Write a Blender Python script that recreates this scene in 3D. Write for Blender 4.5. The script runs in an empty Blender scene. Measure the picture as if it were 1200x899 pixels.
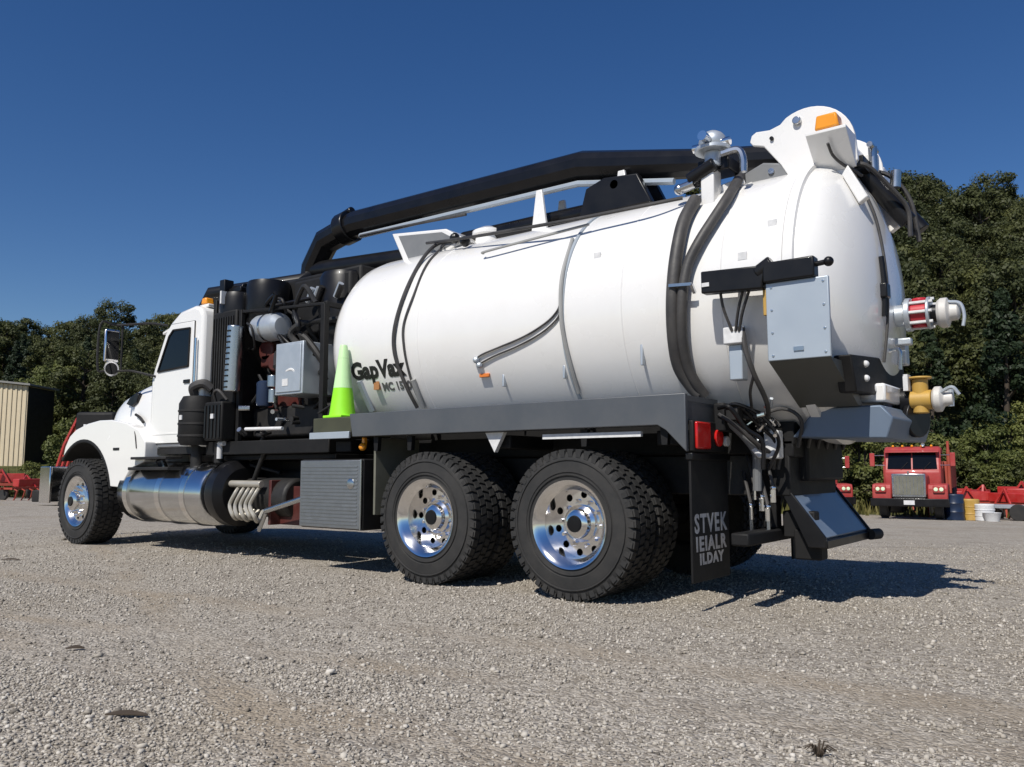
import bpy, bmesh, math, random
import numpy as np
from mathutils import Vector, Matrix
R = math.radians
random.seed(7); rng = np.random.default_rng(7)
scn = bpy.context.scene
col = scn.collection

# ------------------------------------------------------------------ camera
CF, CX, CY, CZ, CYAW, CPIT, CROL = 962.5, 3.2122, -6.0026, 0.8991, -0.6591, 0.1047, -0.0013
cam = bpy.data.cameras.new('camera'); camo = bpy.data.objects.new('camera', cam); col.objects.link(camo)
_cy, _sy, _cp, _sp = math.cos(CYAW), math.sin(CYAW), math.cos(CPIT), math.sin(CPIT)
FWD = Vector((_sy*_cp, _cy*_cp, _sp)); RGT = Vector((_cy, -_sy, 0)); UPV = RGT.cross(FWD)
_r = math.cos(CROL)*RGT + math.sin(CROL)*UPV; _u = -math.sin(CROL)*RGT + math.cos(CROL)*UPV
RGT, UPV = _r, _u
CAM = Vector((CX, CY, CZ))
mw = Matrix((RGT, UPV, -FWD)).transposed().to_4x4(); mw.translation = CAM
camo.matrix_world = mw
cam.sensor_width = 36; cam.lens = CF/1200*36; cam.clip_start = .05; cam.clip_end = 9000
scn.camera = camo

# ------------------------------------------------------------------ sky, sun, exposure
SUN_DIR = Vector((-.08, .88, -1)).normalized()
w = bpy.data.worlds.new('World'); scn.world = w; w.use_nodes = True
nt = w.node_tree
bg = nt.nodes['Background']
sky = nt.nodes.new('ShaderNodeTexSky'); sky.sky_type = 'NISHITA'; sky.sun_disc = False
sky.sun_elevation = math.asin(-SUN_DIR.z); sky.sun_rotation = math.atan2(-SUN_DIR.x, -SUN_DIR.y)
sky.altitude = 300; sky.air_density = 1.0; sky.dust_density = .15; sky.ozone_density = 3.0
hs = nt.nodes.new('ShaderNodeHueSaturation'); hs.inputs['Hue'].default_value = .510; hs.inputs['Saturation'].default_value = 1.28      # deep clear blue, the same all round
nt.links.new(sky.outputs[0], hs.inputs['Color']); nt.links.new(hs.outputs[0], bg.inputs[0]); bg.inputs[1].default_value = .080
sl = bpy.data.lights.new('sun', 'SUN'); sl.energy = 4.8; sl.angle = R(.53); sl.color = (1, .955, .88)
so = bpy.data.objects.new('sun', sl); col.objects.link(so)
so.rotation_euler = SUN_DIR.to_track_quat('-Z', 'Y').to_euler(); so.location = (-10, -20, 40)
scn.view_settings.view_transform = 'Standard'; scn.view_settings.look = 'None'
scn.view_settings.exposure = 0; scn.view_settings.gamma = 1; scn.view_settings.use_curve_mapping = False

# ------------------------------------------------------------------ pixel -> place (a pixel gives a direction; the plane gives the distance)
def ray(px, py): return FWD + RGT*((px-600)/CF) + UPV*((449.5-py)/CF)
def on(px, py, ax, v):
    d = ray(px, py); i = 'xyz'.index(ax); t = (v-CAM[i])/d[i]; return CAM + d*t
def PY(px, py, y): return on(px, py, 'y', y)
def PX(px, py, x): return on(px, py, 'x', x)
def PZ(px, py, z): return on(px, py, 'z', z)
TR, TZ = .97, 2.075        # tank radius and axis height
def PT(px, py, off=0.0):   # on the tank's barrel
    d = ray(px, py); r = TR+off
    a = d.y*d.y+d.z*d.z; oz = CAM.z-TZ; b = 2*(d.y*CAM.y+d.z*oz); c = CAM.y**2+oz**2-r*r
    D = b*b-4*a*c; t = (-b-math.sqrt(max(D, 0)))/(2*a); return CAM+d*t
def far(px, d):            # ground-plan position at depth d behind pixel column px
    v = FWD + RGT*((px-600)/CF); return CX+v.x*d, CY+v.y*d

# ------------------------------------------------------------------ materials
M = {}
def mat(name, c, rough=.5, metal=0, coat=0, var=.12, vs=6, bump=0, bs=60, rvar=.1, emit=0, dust=0, dcol=(.32, .29, .25), trans=0):
    m = bpy.data.materials.new(name); m.use_nodes = True; n = m.node_tree; N = n.nodes; L = n.links
    b = N['Principled BSDF']; tc = N.new('ShaderNodeTexCoord')
    b.inputs['Roughness'].default_value = rough; b.inputs['Metallic'].default_value = metal
    b.inputs['Coat Weight'].default_value = coat; b.inputs['Coat Roughness'].default_value = .06
    no = N.new('ShaderNodeTexNoise'); no.inputs['Scale'].default_value = vs; no.inputs['Detail'].default_value = 6
    L.new(tc.outputs['Object'], no.inputs['Vector'])
    mx = N.new('ShaderNodeMix'); mx.data_type = 'RGBA'
    mx.inputs[6].default_value = (*[x*(1-var) for x in c], 1); mx.inputs[7].default_value = (*[min(1, x*(1+var)) for x in c], 1)
    L.new(no.outputs['Fac'], mx.inputs[0]); out = mx.outputs[2]
    if dust:
        n3 = N.new('ShaderNodeTexNoise'); n3.inputs['Scale'].default_value = 3.1; n3.inputs['Detail'].default_value = 8; n3.inputs['Roughness'].default_value = .7
        L.new(tc.outputs['Object'], n3.inputs['Vector'])
        rp = N.new('ShaderNodeMapRange'); rp.inputs[1].default_value = .4; rp.inputs[2].default_value = .8; rp.inputs[4].default_value = dust
        L.new(n3.outputs['Fac'], rp.inputs[0])
        m2 = N.new('ShaderNodeMix'); m2.data_type = 'RGBA'; m2.inputs[7].default_value = (*dcol, 1)
        L.new(rp.outputs[0], m2.inputs[0]); L.new(out, m2.inputs[6]); out = m2.outputs[2]
    L.new(out, b.inputs['Base Color'])
    if rvar:
        mr = N.new('ShaderNodeMapRange'); mr.inputs[3].default_value = max(.02, rough-rvar); mr.inputs[4].default_value = min(1, rough+rvar)
        L.new(no.outputs['Fac'], mr.inputs[0]); L.new(mr.outputs[0], b.inputs['Roughness'])
    if bump:
        n2 = N.new('ShaderNodeTexNoise'); n2.inputs['Scale'].default_value = bs; n2.inputs['Detail'].default_value = 4
        L.new(tc.outputs['Object'], n2.inputs['Vector'])
        bp = N.new('ShaderNodeBump'); bp.inputs['Strength'].default_value = bump; bp.inputs['Distance'].default_value = .01
        L.new(n2.outputs['Fac'], bp.inputs['Height']); L.new(bp.outputs[0], b.inputs['Normal'])
    if emit:
        b.inputs['Emission Color'].default_value = (*c, 1); b.inputs['Emission Strength'].default_value = emit
    if trans: b.inputs['Transmission Weight'].default_value = trans
    M[name] = m; return m
mat('white', (.775, .765, .745), .28, coat=.6, var=.02, vs=2.5, rvar=.06, bump=.05, bs=2.2, dust=.22, dcol=(.62, .59, .54))
mat('cab_white', (.785, .775, .75), .25, coat=.7, var=.02, vs=2, rvar=.05, dust=.06, dcol=(.6, .57, .52))
mat('black', (.005, .005, .006), .38, coat=.08, var=.3, dust=.02)
mat('boom_black', (.005, .005, .006), .30, coat=.12, var=.3, dust=.02)
mat('black_matte', (.006, .006, .0065), .65, var=.3, dust=.03, bump=.1)
mat('iron', (.012, .0115, .0115), .6, metal=.2, var=.3, dust=.08, bump=.15)
for k_ in ('boom_black', 'black', 'black_matte'): M[k_].node_tree.nodes['Principled BSDF'].inputs['Specular IOR Level'].default_value = .3
mat('mid_grey', (.17, .175, .18), .5, var=.12, vs=10)
mat('tool_alu', (.30, .31, .32), .38, metal=.85, var=.15, vs=14, rvar=.12, bump=.1)
mat('pale_lime', (.55, .82, .42), .45, var=.06)
mat('flap_print', (.33, .33, .34), .7, var=.4, vs=25)
mat('rubber', (.017, .017, .017), .8, var=.25, vs=9, dust=.30, dcol=(.10, .09, .08), bump=.1, rvar=.08)
mat('hose', (.030, .029, .030), .55, var=.2, dust=.2, bump=.1)
mat('dark_hose', (.009, .009, .010), .55, var=.2, dust=.06, bump=.1)
mat('grey_hose', (.30, .30, .29), .5, var=.12)
mat('chrome', (.84, .83, .82), .14, metal=1, var=.05, rvar=.05)
mat('steel', (.55, .56, .57), .28, metal=1, var=.12, rvar=.1, dust=.1)
mat('aluminium', (.62, .64, .66), .33, metal=.9, var=.1, vs=12, rvar=.12, bump=.06)
mat('galv', (.50, .54, .58), .42, metal=.55, var=.10, vs=14, rvar=.1)
mat('panel_grey', (.40, .45, .50), .38, metal=.3, var=.06, vs=5)
mat('sill_grey', (.070, .076, .086), .42, coat=.25, var=.08, vs=3, dust=.10)
mat('deck_olive', (.05, .052, .03), .6, var=.4)
mat('ramp_blue', (.13, .17, .23), .38, coat=.3, var=.2, vs=5, dust=.22)
mat('pan_grey', (.13, .17, .23), .5, metal=.3, var=.12)
mat('khaki', (.13, .13, .10), .6, var=.15, dust=.3)
mat('red', (.42, .022, .020), .35, coat=.4, var=.2, dust=.15)
mat('old_red', (.36, .032, .03), .5, coat=.1, var=.3, vs=3, dust=.35, dcol=(.30, .16, .13))
mat('rust_red', (.34, .05, .03), .65, var=.3, dust=.4, dcol=(.28, .12, .07))
mat('valve_red', (.45, .02, .035), .35, var=.1)
mat('lens_red', (.5, .012, .01), .18, coat=.5, var=.1)
mat('amber', (.80, .30, .015), .2, coat=.5, var=.1)
mat('orange', (.65, .18, .03), .4)
mat('yellow', (.45, .27, .05), .5, var=.25, dust=.3)
mat('blue', (.010, .022, .055), .4, var=.2)
mat('lime', (.30, .80, .02), .5, var=.06, bump=.05)
mat('pale_band', (.70, .84, .58), .35, var=.06)
mat('text_black', (.012, .012, .012), .5, var=.1)
mat('text_grey', (.10, .10, .10), .5, var=.1)
mat('text_orange', (.35, .16, .06), .5, var=.1)
mat('flap_white', (.62, .62, .62), .6, var=.25, vs=30)
mat('dull_white', (.58, .56, .53), .5, var=.2, vs=12, dust=.4)
mat('glass', (.004, .005, .006), .05, var=.2, rvar=.02); M['glass'].node_tree.nodes['Principled BSDF'].inputs['Specular IOR Level'].default_value = .3
mat('dark_red', (.065, .010, .008), .5, var=.3, dust=.1)
mat('shade_grey', (.075, .077, .07), .5, var=.1)  # control box skirt: shade of its underside put into the colour
mat('tank_alu', (.66, .67, .68), .16, metal=1, var=.1, rvar=.06)
mat('beige_coil', (.45, .42, .36), .4, metal=.4, var=.2)
mat('cream_siding', (.62, .52, .36), .6, var=.08, vs=2, dust=.15)
mat('roof_tin', (.25, .24, .22), .5, metal=.3)
mat('bark', (.055, .042, .030), .9, var=.4, vs=8, bump=.4, bs=30)
mat('dead_leaf', (.05, .035, .022), .8, var=.4, vs=30)
mat('weed', (.05, .075, .018), .6, var=.3, vs=1.5)
mat('drygrass', (.16, .14, .05), .7, var=.4, vs=1)

def leaf_mat(name, c1, c2, tr=.28):
    m = bpy.data.materials.new(name); m.use_nodes = True; n = m.node_tree; N = n.nodes; L = n.links
    b = N['Principled BSDF']; b.inputs['Roughness'].default_value = .55; b.inputs['Specular IOR Level'].default_value = .25
    at = N.new('ShaderNodeAttribute'); at.attribute_name = 'tone'
    oi = N.new('ShaderNodeObjectInfo')
    ad = N.new('ShaderNodeMath'); ad.operation = 'MULTIPLY_ADD'; ad.inputs[1].default_value = .55
    L.new(at.outputs['Fac'], ad.inputs[0])
    m5 = N.new('ShaderNodeMath'); m5.operation = 'MULTIPLY'; m5.inputs[1].default_value = .5
    L.new(oi.outputs['Random'], m5.inputs[0]); L.new(m5.outputs[0], ad.inputs[2])
    mx = N.new('ShaderNodeMix'); mx.data_type = 'RGBA'; mx.inputs[6].default_value = (*c1, 1); mx.inputs[7].default_value = (*c2, 1)
    L.new(ad.outputs[0], mx.inputs[0]); L.new(mx.outputs[2], b.inputs['Base Color'])
    t = N.new('ShaderNodeBsdfTranslucent'); L.new(mx.outputs[2], t.inputs[0])
    ms = N.new('ShaderNodeMixShader'); ms.inputs[0].default_value = tr
    L.new(b.outputs[0], ms.inputs[1]); L.new(t.outputs[0], ms.inputs[2]); L.new(ms.outputs[0], N['Material Output'].inputs[0])
    M[name] = m
leaf_mat('leaf_dark', (.036, .047, .019), (.095, .103, .037))
leaf_mat('leaf_mid', (.046, .058, .020), (.125, .130, .042))
leaf_mat('leaf_light', (.075, .095, .026), (.18, .19, .055))
leaf_mat('needle', (.014, .026, .012), (.034, .050, .020), .12)
leaf_mat('grass', (.06, .085, .02), (.22, .19, .07))

TRACKS = ((R(4), -2.55, .17), (R(4), -4.0, .16), (R(-22), -5.2, .15), (R(-22), -3.6, .13), (R(10), -3.3, .12))
def ground_mat():
    m = bpy.data.materials.new('ground'); m.use_nodes = True; n = m.node_tree; N = n.nodes; L = n.links
    b = N['Principled BSDF']; b.inputs['Roughness'].default_value = .9; b.inputs['Specular IOR Level'].default_value = .15
    g = N.new('ShaderNodeNewGeometry'); pos = g.outputs['Position']
    def noise(s, d=5, r=.6):
        x = N.new('ShaderNodeTexNoise'); x.inputs['Scale'].default_value = s; x.inputs['Detail'].default_value = d; x.inputs['Roughness'].default_value = r
        L.new(pos, x.inputs['Vector']); return x
    v1 = N.new('ShaderNodeTexVoronoi'); v1.inputs['Scale'].default_value = 74; L.new(pos, v1.inputs['Vector'])
    v2 = N.new('ShaderNodeTexVoronoi'); v2.inputs['Scale'].default_value = 28; L.new(pos, v2.inputs['Vector'])
    def sep(v):
        s = N.new('ShaderNodeSeparateColor'); L.new(v.outputs['Color'], s.inputs[0]); return s.outputs[0]
    r1 = N.new('ShaderNodeValToRGB'); e = r1.color_ramp.elements
    e[0].position = 0; e[0].color = (.15, .128, .105, 1); e[1].position = 1; e[1].color = (.57, .525, .46, 1)
    k = r1.color_ramp.elements.new(.5); k.color = (.335, .30, .255, 1)
    L.new(sep(v1), r1.inputs[0])
    r2 = N.new('ShaderNodeValToRGB'); e = r2.color_ramp.elements
    e[0].color = (.215, .19, .158, 1); e[1].color = (.46, .42, .36, 1); L.new(sep(v2), r2.inputs[0])
    def mix(a, bb, f=None, fv=.5, mode='MIX'):
        x = N.new('ShaderNodeMix'); x.data_type = 'RGBA'; x.blend_type = mode; x.inputs[0].default_value = fv
        L.new(a, x.inputs[6])
        if isinstance(bb, tuple): x.inputs[7].default_value = (*bb, 1)
        else: L.new(bb, x.inputs[7])
        if f is not None: L.new(f, x.inputs[0])
        return x.outputs[2]
    def rng_(src, a, bb, c=0, d=1):
        x = N.new('ShaderNodeMapRange'); x.inputs[1].default_value = a; x.inputs[2].default_value = bb; x.inputs[3].default_value = c; x.inputs[4].default_value = d
        L.new(src, x.inputs[0]); return x.outputs[0]
    c = mix(r1.outputs[0], r2.outputs[0], fv=.35)
    c = mix(c, (.27, .225, .16), rng_(noise(.45, 6, .65).outputs['Fac'], .5, .75, 0, .55))     # sandy drifts
    c = mix(c, (.17, .145, .12), rng_(noise(1.3, 8, .7).outputs['Fac'], .50, .74, 0, .65))      # damp, trodden spots
    nd = N.new('ShaderNodeMath'); nd.operation = 'MULTIPLY_ADD'; nd.inputs[1].default_value = .5; nd.inputs[2].default_value = -.25; L.new(noise(.9, 4).outputs['Fac'], nd.inputs[0])
    for ang, off, hw in TRACKS:                                                                 # tyre tracks: packed sandy fines
        dq = N.new('ShaderNodeVectorMath'); dq.operation = 'DOT_PRODUCT'; dq.inputs[1].default_value = (-math.sin(ang), math.cos(ang), 0); L.new(pos, dq.inputs[0])
        sb = N.new('ShaderNodeMath'); sb.operation = 'SUBTRACT'; sb.inputs[1].default_value = off; L.new(dq.outputs['Value'], sb.inputs[0])
        aw = N.new('ShaderNodeMath'); aw.operation = 'ADD'; L.new(sb.outputs[0], aw.inputs[0]); L.new(nd.outputs[0], aw.inputs[1])
        ab = N.new('ShaderNodeMath'); ab.operation = 'ABSOLUTE'; L.new(aw.outputs[0], ab.inputs[0])
        pt = N.new('ShaderNodeMath'); pt.operation = 'MULTIPLY'; L.new(rng_(ab.outputs[0], hw*.35, hw*1.25, .62, 0), pt.inputs[0]); L.new(rng_(noise(.55, 4).outputs['Fac'], .35, .6), pt.inputs[1])
        c = mix(c, (.30, .245, .18), pt.outputs[0])
    # lot edge
    dp = N.new('ShaderNodeVectorMath'); dp.operation = 'DOT_PRODUCT'; dp.inputs[1].default_value = (-.55, .84, 0); L.new(pos, dp.inputs[0])
    ns = N.new('ShaderNodeMath'); ns.operation = 'MULTIPLY_ADD'; ns.inputs[1].default_value = 6; L.new(noise(.35, 5).outputs['Fac'], ns.inputs[0]); L.new(dp.outputs['Value'], ns.inputs[2])
    ed = rng_(ns.outputs[0], 29.3, 31)
    gr = N.new('ShaderNodeValToRGB'); e = gr.color_ramp.elements; e[0].position = .3; e[0].color = (.03, .04, .012, 1); e[1].position = .7; e[1].color = (.11, .105, .035, 1)
    L.new(noise(.8, 8, .7).outputs['Fac'], gr.inputs[0])
    c = mix(c, gr.outputs[0], ed)
    L.new(c, b.inputs['Base Color'])
    bp = N.new('ShaderNodeBump'); bp.inputs['Strength'].default_value = .85; bp.inputs['Distance'].default_value = .011
    h = N.new('ShaderNodeMath'); h.operation = 'ADD'
    L.new(v1.outputs['Distance'], h.inputs[0]); L.new(v2.outputs['Distance'], h.inputs[1])
    iv = N.new('ShaderNodeMath'); iv.operation = 'MULTIPLY'; iv.inputs[1].default_value = -1; L.new(h.outputs[0], iv.inputs[0])
    L.new(iv.outputs[0], bp.inputs['Height']); L.new(bp.outputs[0], b.inputs['Normal'])
    M['ground'] = m
ground_mat()
def stone_mat():
    m = bpy.data.materials.new('stone'); m.use_nodes = True; n = m.node_tree; N = n.nodes; L = n.links
    b = N['Principled BSDF']; b.inputs['Roughness'].default_value = .85
    a = N.new('ShaderNodeAttribute'); a.attribute_name = 'tone'
    r = N.new('ShaderNodeValToRGB'); e = r.color_ramp.elements
    e[0].color = (.10, .088, .073, 1); e[1].color = (.60, .56, .50, 1)
    for p, cc in ((.25, (.225, .198, .165)), (.5, (.36, .325, .275)), (.8, (.49, .45, .39))):
        x = e.new(p); x.color = (*cc, 1)
    L.new(a.outputs['Fac'], r.inputs[0])
    g = N.new('ShaderNodeNewGeometry')
    no = N.new('ShaderNodeTexNoise'); no.inputs['Scale'].default_value = .45; no.inputs['Detail'].default_value = 6; no.inputs['Roughness'].default_value = .65; L.new(g.outputs['Position'], no.inputs['Vector'])
    mr = N.new('ShaderNodeMapRange'); mr.inputs[1].default_value = .5; mr.inputs[2].default_value = .75; mr.inputs[4].default_value = .4; L.new(no.outputs['Fac'], mr.inputs[0])
    mx = N.new('ShaderNodeMix'); mx.data_type = 'RGBA'; mx.inputs[7].default_value = (.29, .24, .17, 1)
    L.new(mr.outputs[0], mx.inputs[0]); L.new(r.outputs[0], mx.inputs[6]); L.new(mx.outputs[2], b.inputs['Base Color'])
    M['stone'] = m
stone_mat()

# ------------------------------------------------------------------ mesh helpers
class MB:
    def __init__(s): s.v = []; s.f = []
    def add(s, vs, fs):
        o = len(s.v); s.v += [tuple(p) for p in vs]; s.f += [tuple(i+o for i in f) for f in fs]; return s
    def box(s, x0, x1, y0, y1, z0, z1):
        vs = [(x, y, z) for x in (x0, x1) for y in (y0, y1) for z in (z0, z1)]
        return s.add(vs, [(0,1,3,2),(4,6,7,5),(0,4,5,1),(2,3,7,6),(0,2,6,4),(1,5,7,3)])
    def bar(s, p, q, a, b, up=(0, 0, 1)):          # box beam from p to q, a wide, b high
        p, q = Vector(p), Vector(q); d = (q-p).normalized(); u = Vector(up)
        if abs(d.dot(u)) > .97: u = Vector((1, 0, 0))
        r = d.cross(u).normalized()*a/2; t = r.cross(d).normalized()*b/2
        vs = [e+i*r+j*t for e in (p, q) for i in (-1, 1) for j in (-1, 1)]
        return s.add(vs, [(0,1,3,2),(4,6,7,5),(0,4,5,1),(2,3,7,6),(0,2,6,4),(1,5,7,3)])
    def tube(s, pts, r, n=10, cap=True, rs=None):
        pts = [Vector(p) for p in pts]; m = len(pts); fr = None; base = len(s.v)
        for i, p in enumerate(pts):
            d = (pts[min(i+1, m-1)]-pts[max(i-1, 0)]).normalized()
            if fr is None:
                u = Vector((0, 0, 1)) if abs(d.z) < .9 else Vector((1, 0, 0)); fr = d.cross(u).normalized()
            else: fr = (fr-d*fr.dot(d)).normalized()
            b = d.cross(fr); rr = rs[i] if rs else r
            if 0 < i < m-1:                       # mitre
                a1 = (pts[i]-pts[i-1]).normalized(); k = 1/max(.5, abs(a1.dot(d)))
            else: k = 1
            for j in range(n):
                t = 2*math.pi*(j+.5)/n; s.v.append(tuple(p+fr*math.cos(t)*rr*k+b*math.sin(t)*rr))
        for i in range(m-1):
            for j in range(n):
                a = base+i*n+j; c = base+i*n+(j+1) % n; s.f.append((a, c, c+n, a+n))
        if cap:
            s.f.append(tuple(base+j for j in range(n-1, -1, -1))); s.f.append(tuple(base+(m-1)*n+j for j in range(n)))
        return s
    def cyl(s, p, q, r, r2=None, n=18): return s.tube([p, q], r, n, True, [r, r if r2 is None else r2])
    def hose(s, pts, r, n=8, k=6): return s.tube(spline(pts, k), r, n)
    def lathe(s, prof, o, ax, n=32, close=False, cap=True):   # prof: (radius, along axis)
        o, ax = Vector(o), Vector(ax).normalized(); u = Vector((0, 0, 1)) if abs(ax.z) < .9 else Vector((1, 0, 0))
        a = ax.cross(u).normalized(); b = ax.cross(a); base = len(s.v); m = len(prof)
        for r, t in prof:
            for j in range(n):
                an = 2*math.pi*j/n; s.v.append(tuple(o+ax*t+(a*math.cos(an)+b*math.sin(an))*r))
        for i in range(m if close else m-1):
            i2 = (i+1) % m
            for j in range(n):
                j2 = (j+1) % n; s.f.append((base+i*n+j, base+i*n+j2, base+i2*n+j2, base+i2*n+j))
        if not close and cap:
            if prof[0][0] > 1e-4: s.f.append(tuple(base+j for j in range(n-1, -1, -1)))
            if prof[-1][0] > 1e-4: s.f.append(tuple(base+(m-1)*n+j for j in range(n)))
        return s
    def prism(s, poly, ax, a, b):                   # polygon in the other two axes (kept in xyz order)
        n = len(poly); vs = []
        for t in (a, b):
            for p, q in poly:
                vs.append({'x': (t, p, q), 'y': (p, t, q), 'z': (p, q, t)}[ax])
        return s.add(vs, [tuple(range(n)), tuple(range(2*n-1, n-1, -1))]+[(i, i+n, (i+1) % n+n, (i+1) % n) for i in range(n)])
    def ball(s, c, r, n=14, sz=1):
        return s.lathe([(r*math.sin(math.pi*i/8), -r*sz*math.cos(math.pi*i/8)) for i in range(9)], c, (0, 0, 1), n)
    def mesh(s, name='m', ang=32):
        me = bpy.data.meshes.new(name); me.from_pydata(s.v, [], s.f)
        bm = bmesh.new(); bm.from_mesh(me); bmesh.ops.remove_doubles(bm, verts=bm.verts, dist=1e-5); bmesh.ops.recalc_face_normals(bm, faces=bm.faces); bm.to_mesh(me); bm.free()
        me.polygons.foreach_set('use_smooth', [True]*len(me.polygons)); me.set_sharp_from_angle(angle=R(ang))
        return me
    def build(s, name, m, parent=None, bevel=0, loc=None, seg=2, ang=32):
        me = s.mesh(name, ang); me.materials.append(M[m]); o = bpy.data.objects.new(name, me); col.objects.link(o); o.parent = parent
        if loc: o.location = loc
        if bevel:
            b = o.modifiers.new('bevel', 'BEVEL'); b.width = bevel; b.segments = seg; b.limit_method = 'ANGLE'; b.angle_limit = R(40)
        return o
def spline(pts, k=6):
    P = [Vector(p) for p in pts]; P = [2*P[0]-P[1]]+P+[2*P[-1]-P[-2]]; out = []
    for i in range(1, len(P)-2):
        for j in range(k):
            t = j/k; a, b, c, d = P[i-1:i+3]
            out.append(.5*((2*b)+(c-a)*t+(2*a-5*b+4*c-d)*t*t+(3*b-a-3*c+d)*t**3))
    out.append(P[-2]); return out
def arc(cx, cz, r, a0, a1, n):
    return [(cx+r*math.cos(R(a0+(a1-a0)*i/n)), cz+r*math.sin(R(a0+(a1-a0)*i/n))) for i in range(n+1)]
def tag(o, label=None, cat=None, group=None, kind=None):
    for k, v in (('label', label), ('category', cat), ('group', group), ('kind', kind)):
        if v: o[k] = v
    return o
def empty(name, loc=(0, 0, 0), rz=0, parent=None, size=.3):
    o = bpy.data.objects.new(name, None); col.objects.link(o); o.location = loc; o.rotation_euler = (0, 0, rz); o.empty_display_size = size; o.parent = parent; return o
def copy_tree(o, parent=None):
    c = o.copy(); col.objects.link(c); c.parent = parent
    for ch in o.children: copy_tree(ch, c)
    return c
def text_mesh(body, size, bold=0.0, ext=.002, shear=0, space=1):
    cu = bpy.data.curves.new('t', 'FONT'); cu.body = body; cu.size = size; cu.offset = bold; cu.extrude = ext; cu.shear = shear; cu.space_character = space; cu.resolution_u = 3
    o = bpy.data.objects.new('t', cu); col.objects.link(o); bpy.context.view_layer.update()
    me = bpy.data.meshes.new_from_object(o.evaluated_get(bpy.context.evaluated_depsgraph_get()))
    bpy.data.objects.remove(o); return me
def text_obj(name, body, size, fn, m, parent, fit=None, **kw):
    me = text_mesh(body, size, **kw)
    xs = [v.co.x for v in me.vertices]; x0 = min(xs); k = (fit/(max(xs)-x0)) if fit else 1
    for v in me.vertices: v.co = fn((v.co.x-x0)*k, v.co.y, v.co.z)
    me.materials.clear(); me.materials.append(M[m]); o = bpy.data.objects.new(name, me); col.objects.link(o); o.parent = parent; return o

# ------------------------------------------------------------------ ground
def sm(t): t = max(0, min(1, t)); return t*t*(3-2*t)
def H(x, y):
    z = -.033*max(0, min(34, y-1.4))
    u = -.55*x+.84*y; v = .84*x+.55*y
    if u > 28:
        z += 1.0*sm((u-28)/12)+(12+14*sm((v+45)/75))*sm((u-34)/72)
        z += .5*math.sin(x*.11+1)*math.sin(y*.13)*sm((u-34)/20)
    return z
def make_ground():
    xs = sorted(set([-4000, -1500, -600, -300]+list(range(-220, 181, 4))+[-12, -8, -4, 0, 4]+[300, 600, 1500, 4000]))
    ys = sorted(set([-4000, -1500, -600, -300]+list(range(-180, 241, 4))+[-6, -2, 1.4, 3, 5]+[300, 600, 1500, 4000]))
    mb = MB(); nx, ny = len(xs), len(ys)
    mb.v = [(x, y, H(x, y)) for y in ys for x in xs]
    mb.f = [(j*nx+i, j*nx+i+1, (j+1)*nx+i+1, (j+1)*nx+i) for j in range(ny-1) for i in range(nx-1)]
    o = mb.build('ground', 'ground'); tag(o, 'grey gravel yard sloping to grassy wooded hillside', None, None, 'structure')
make_ground()

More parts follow.
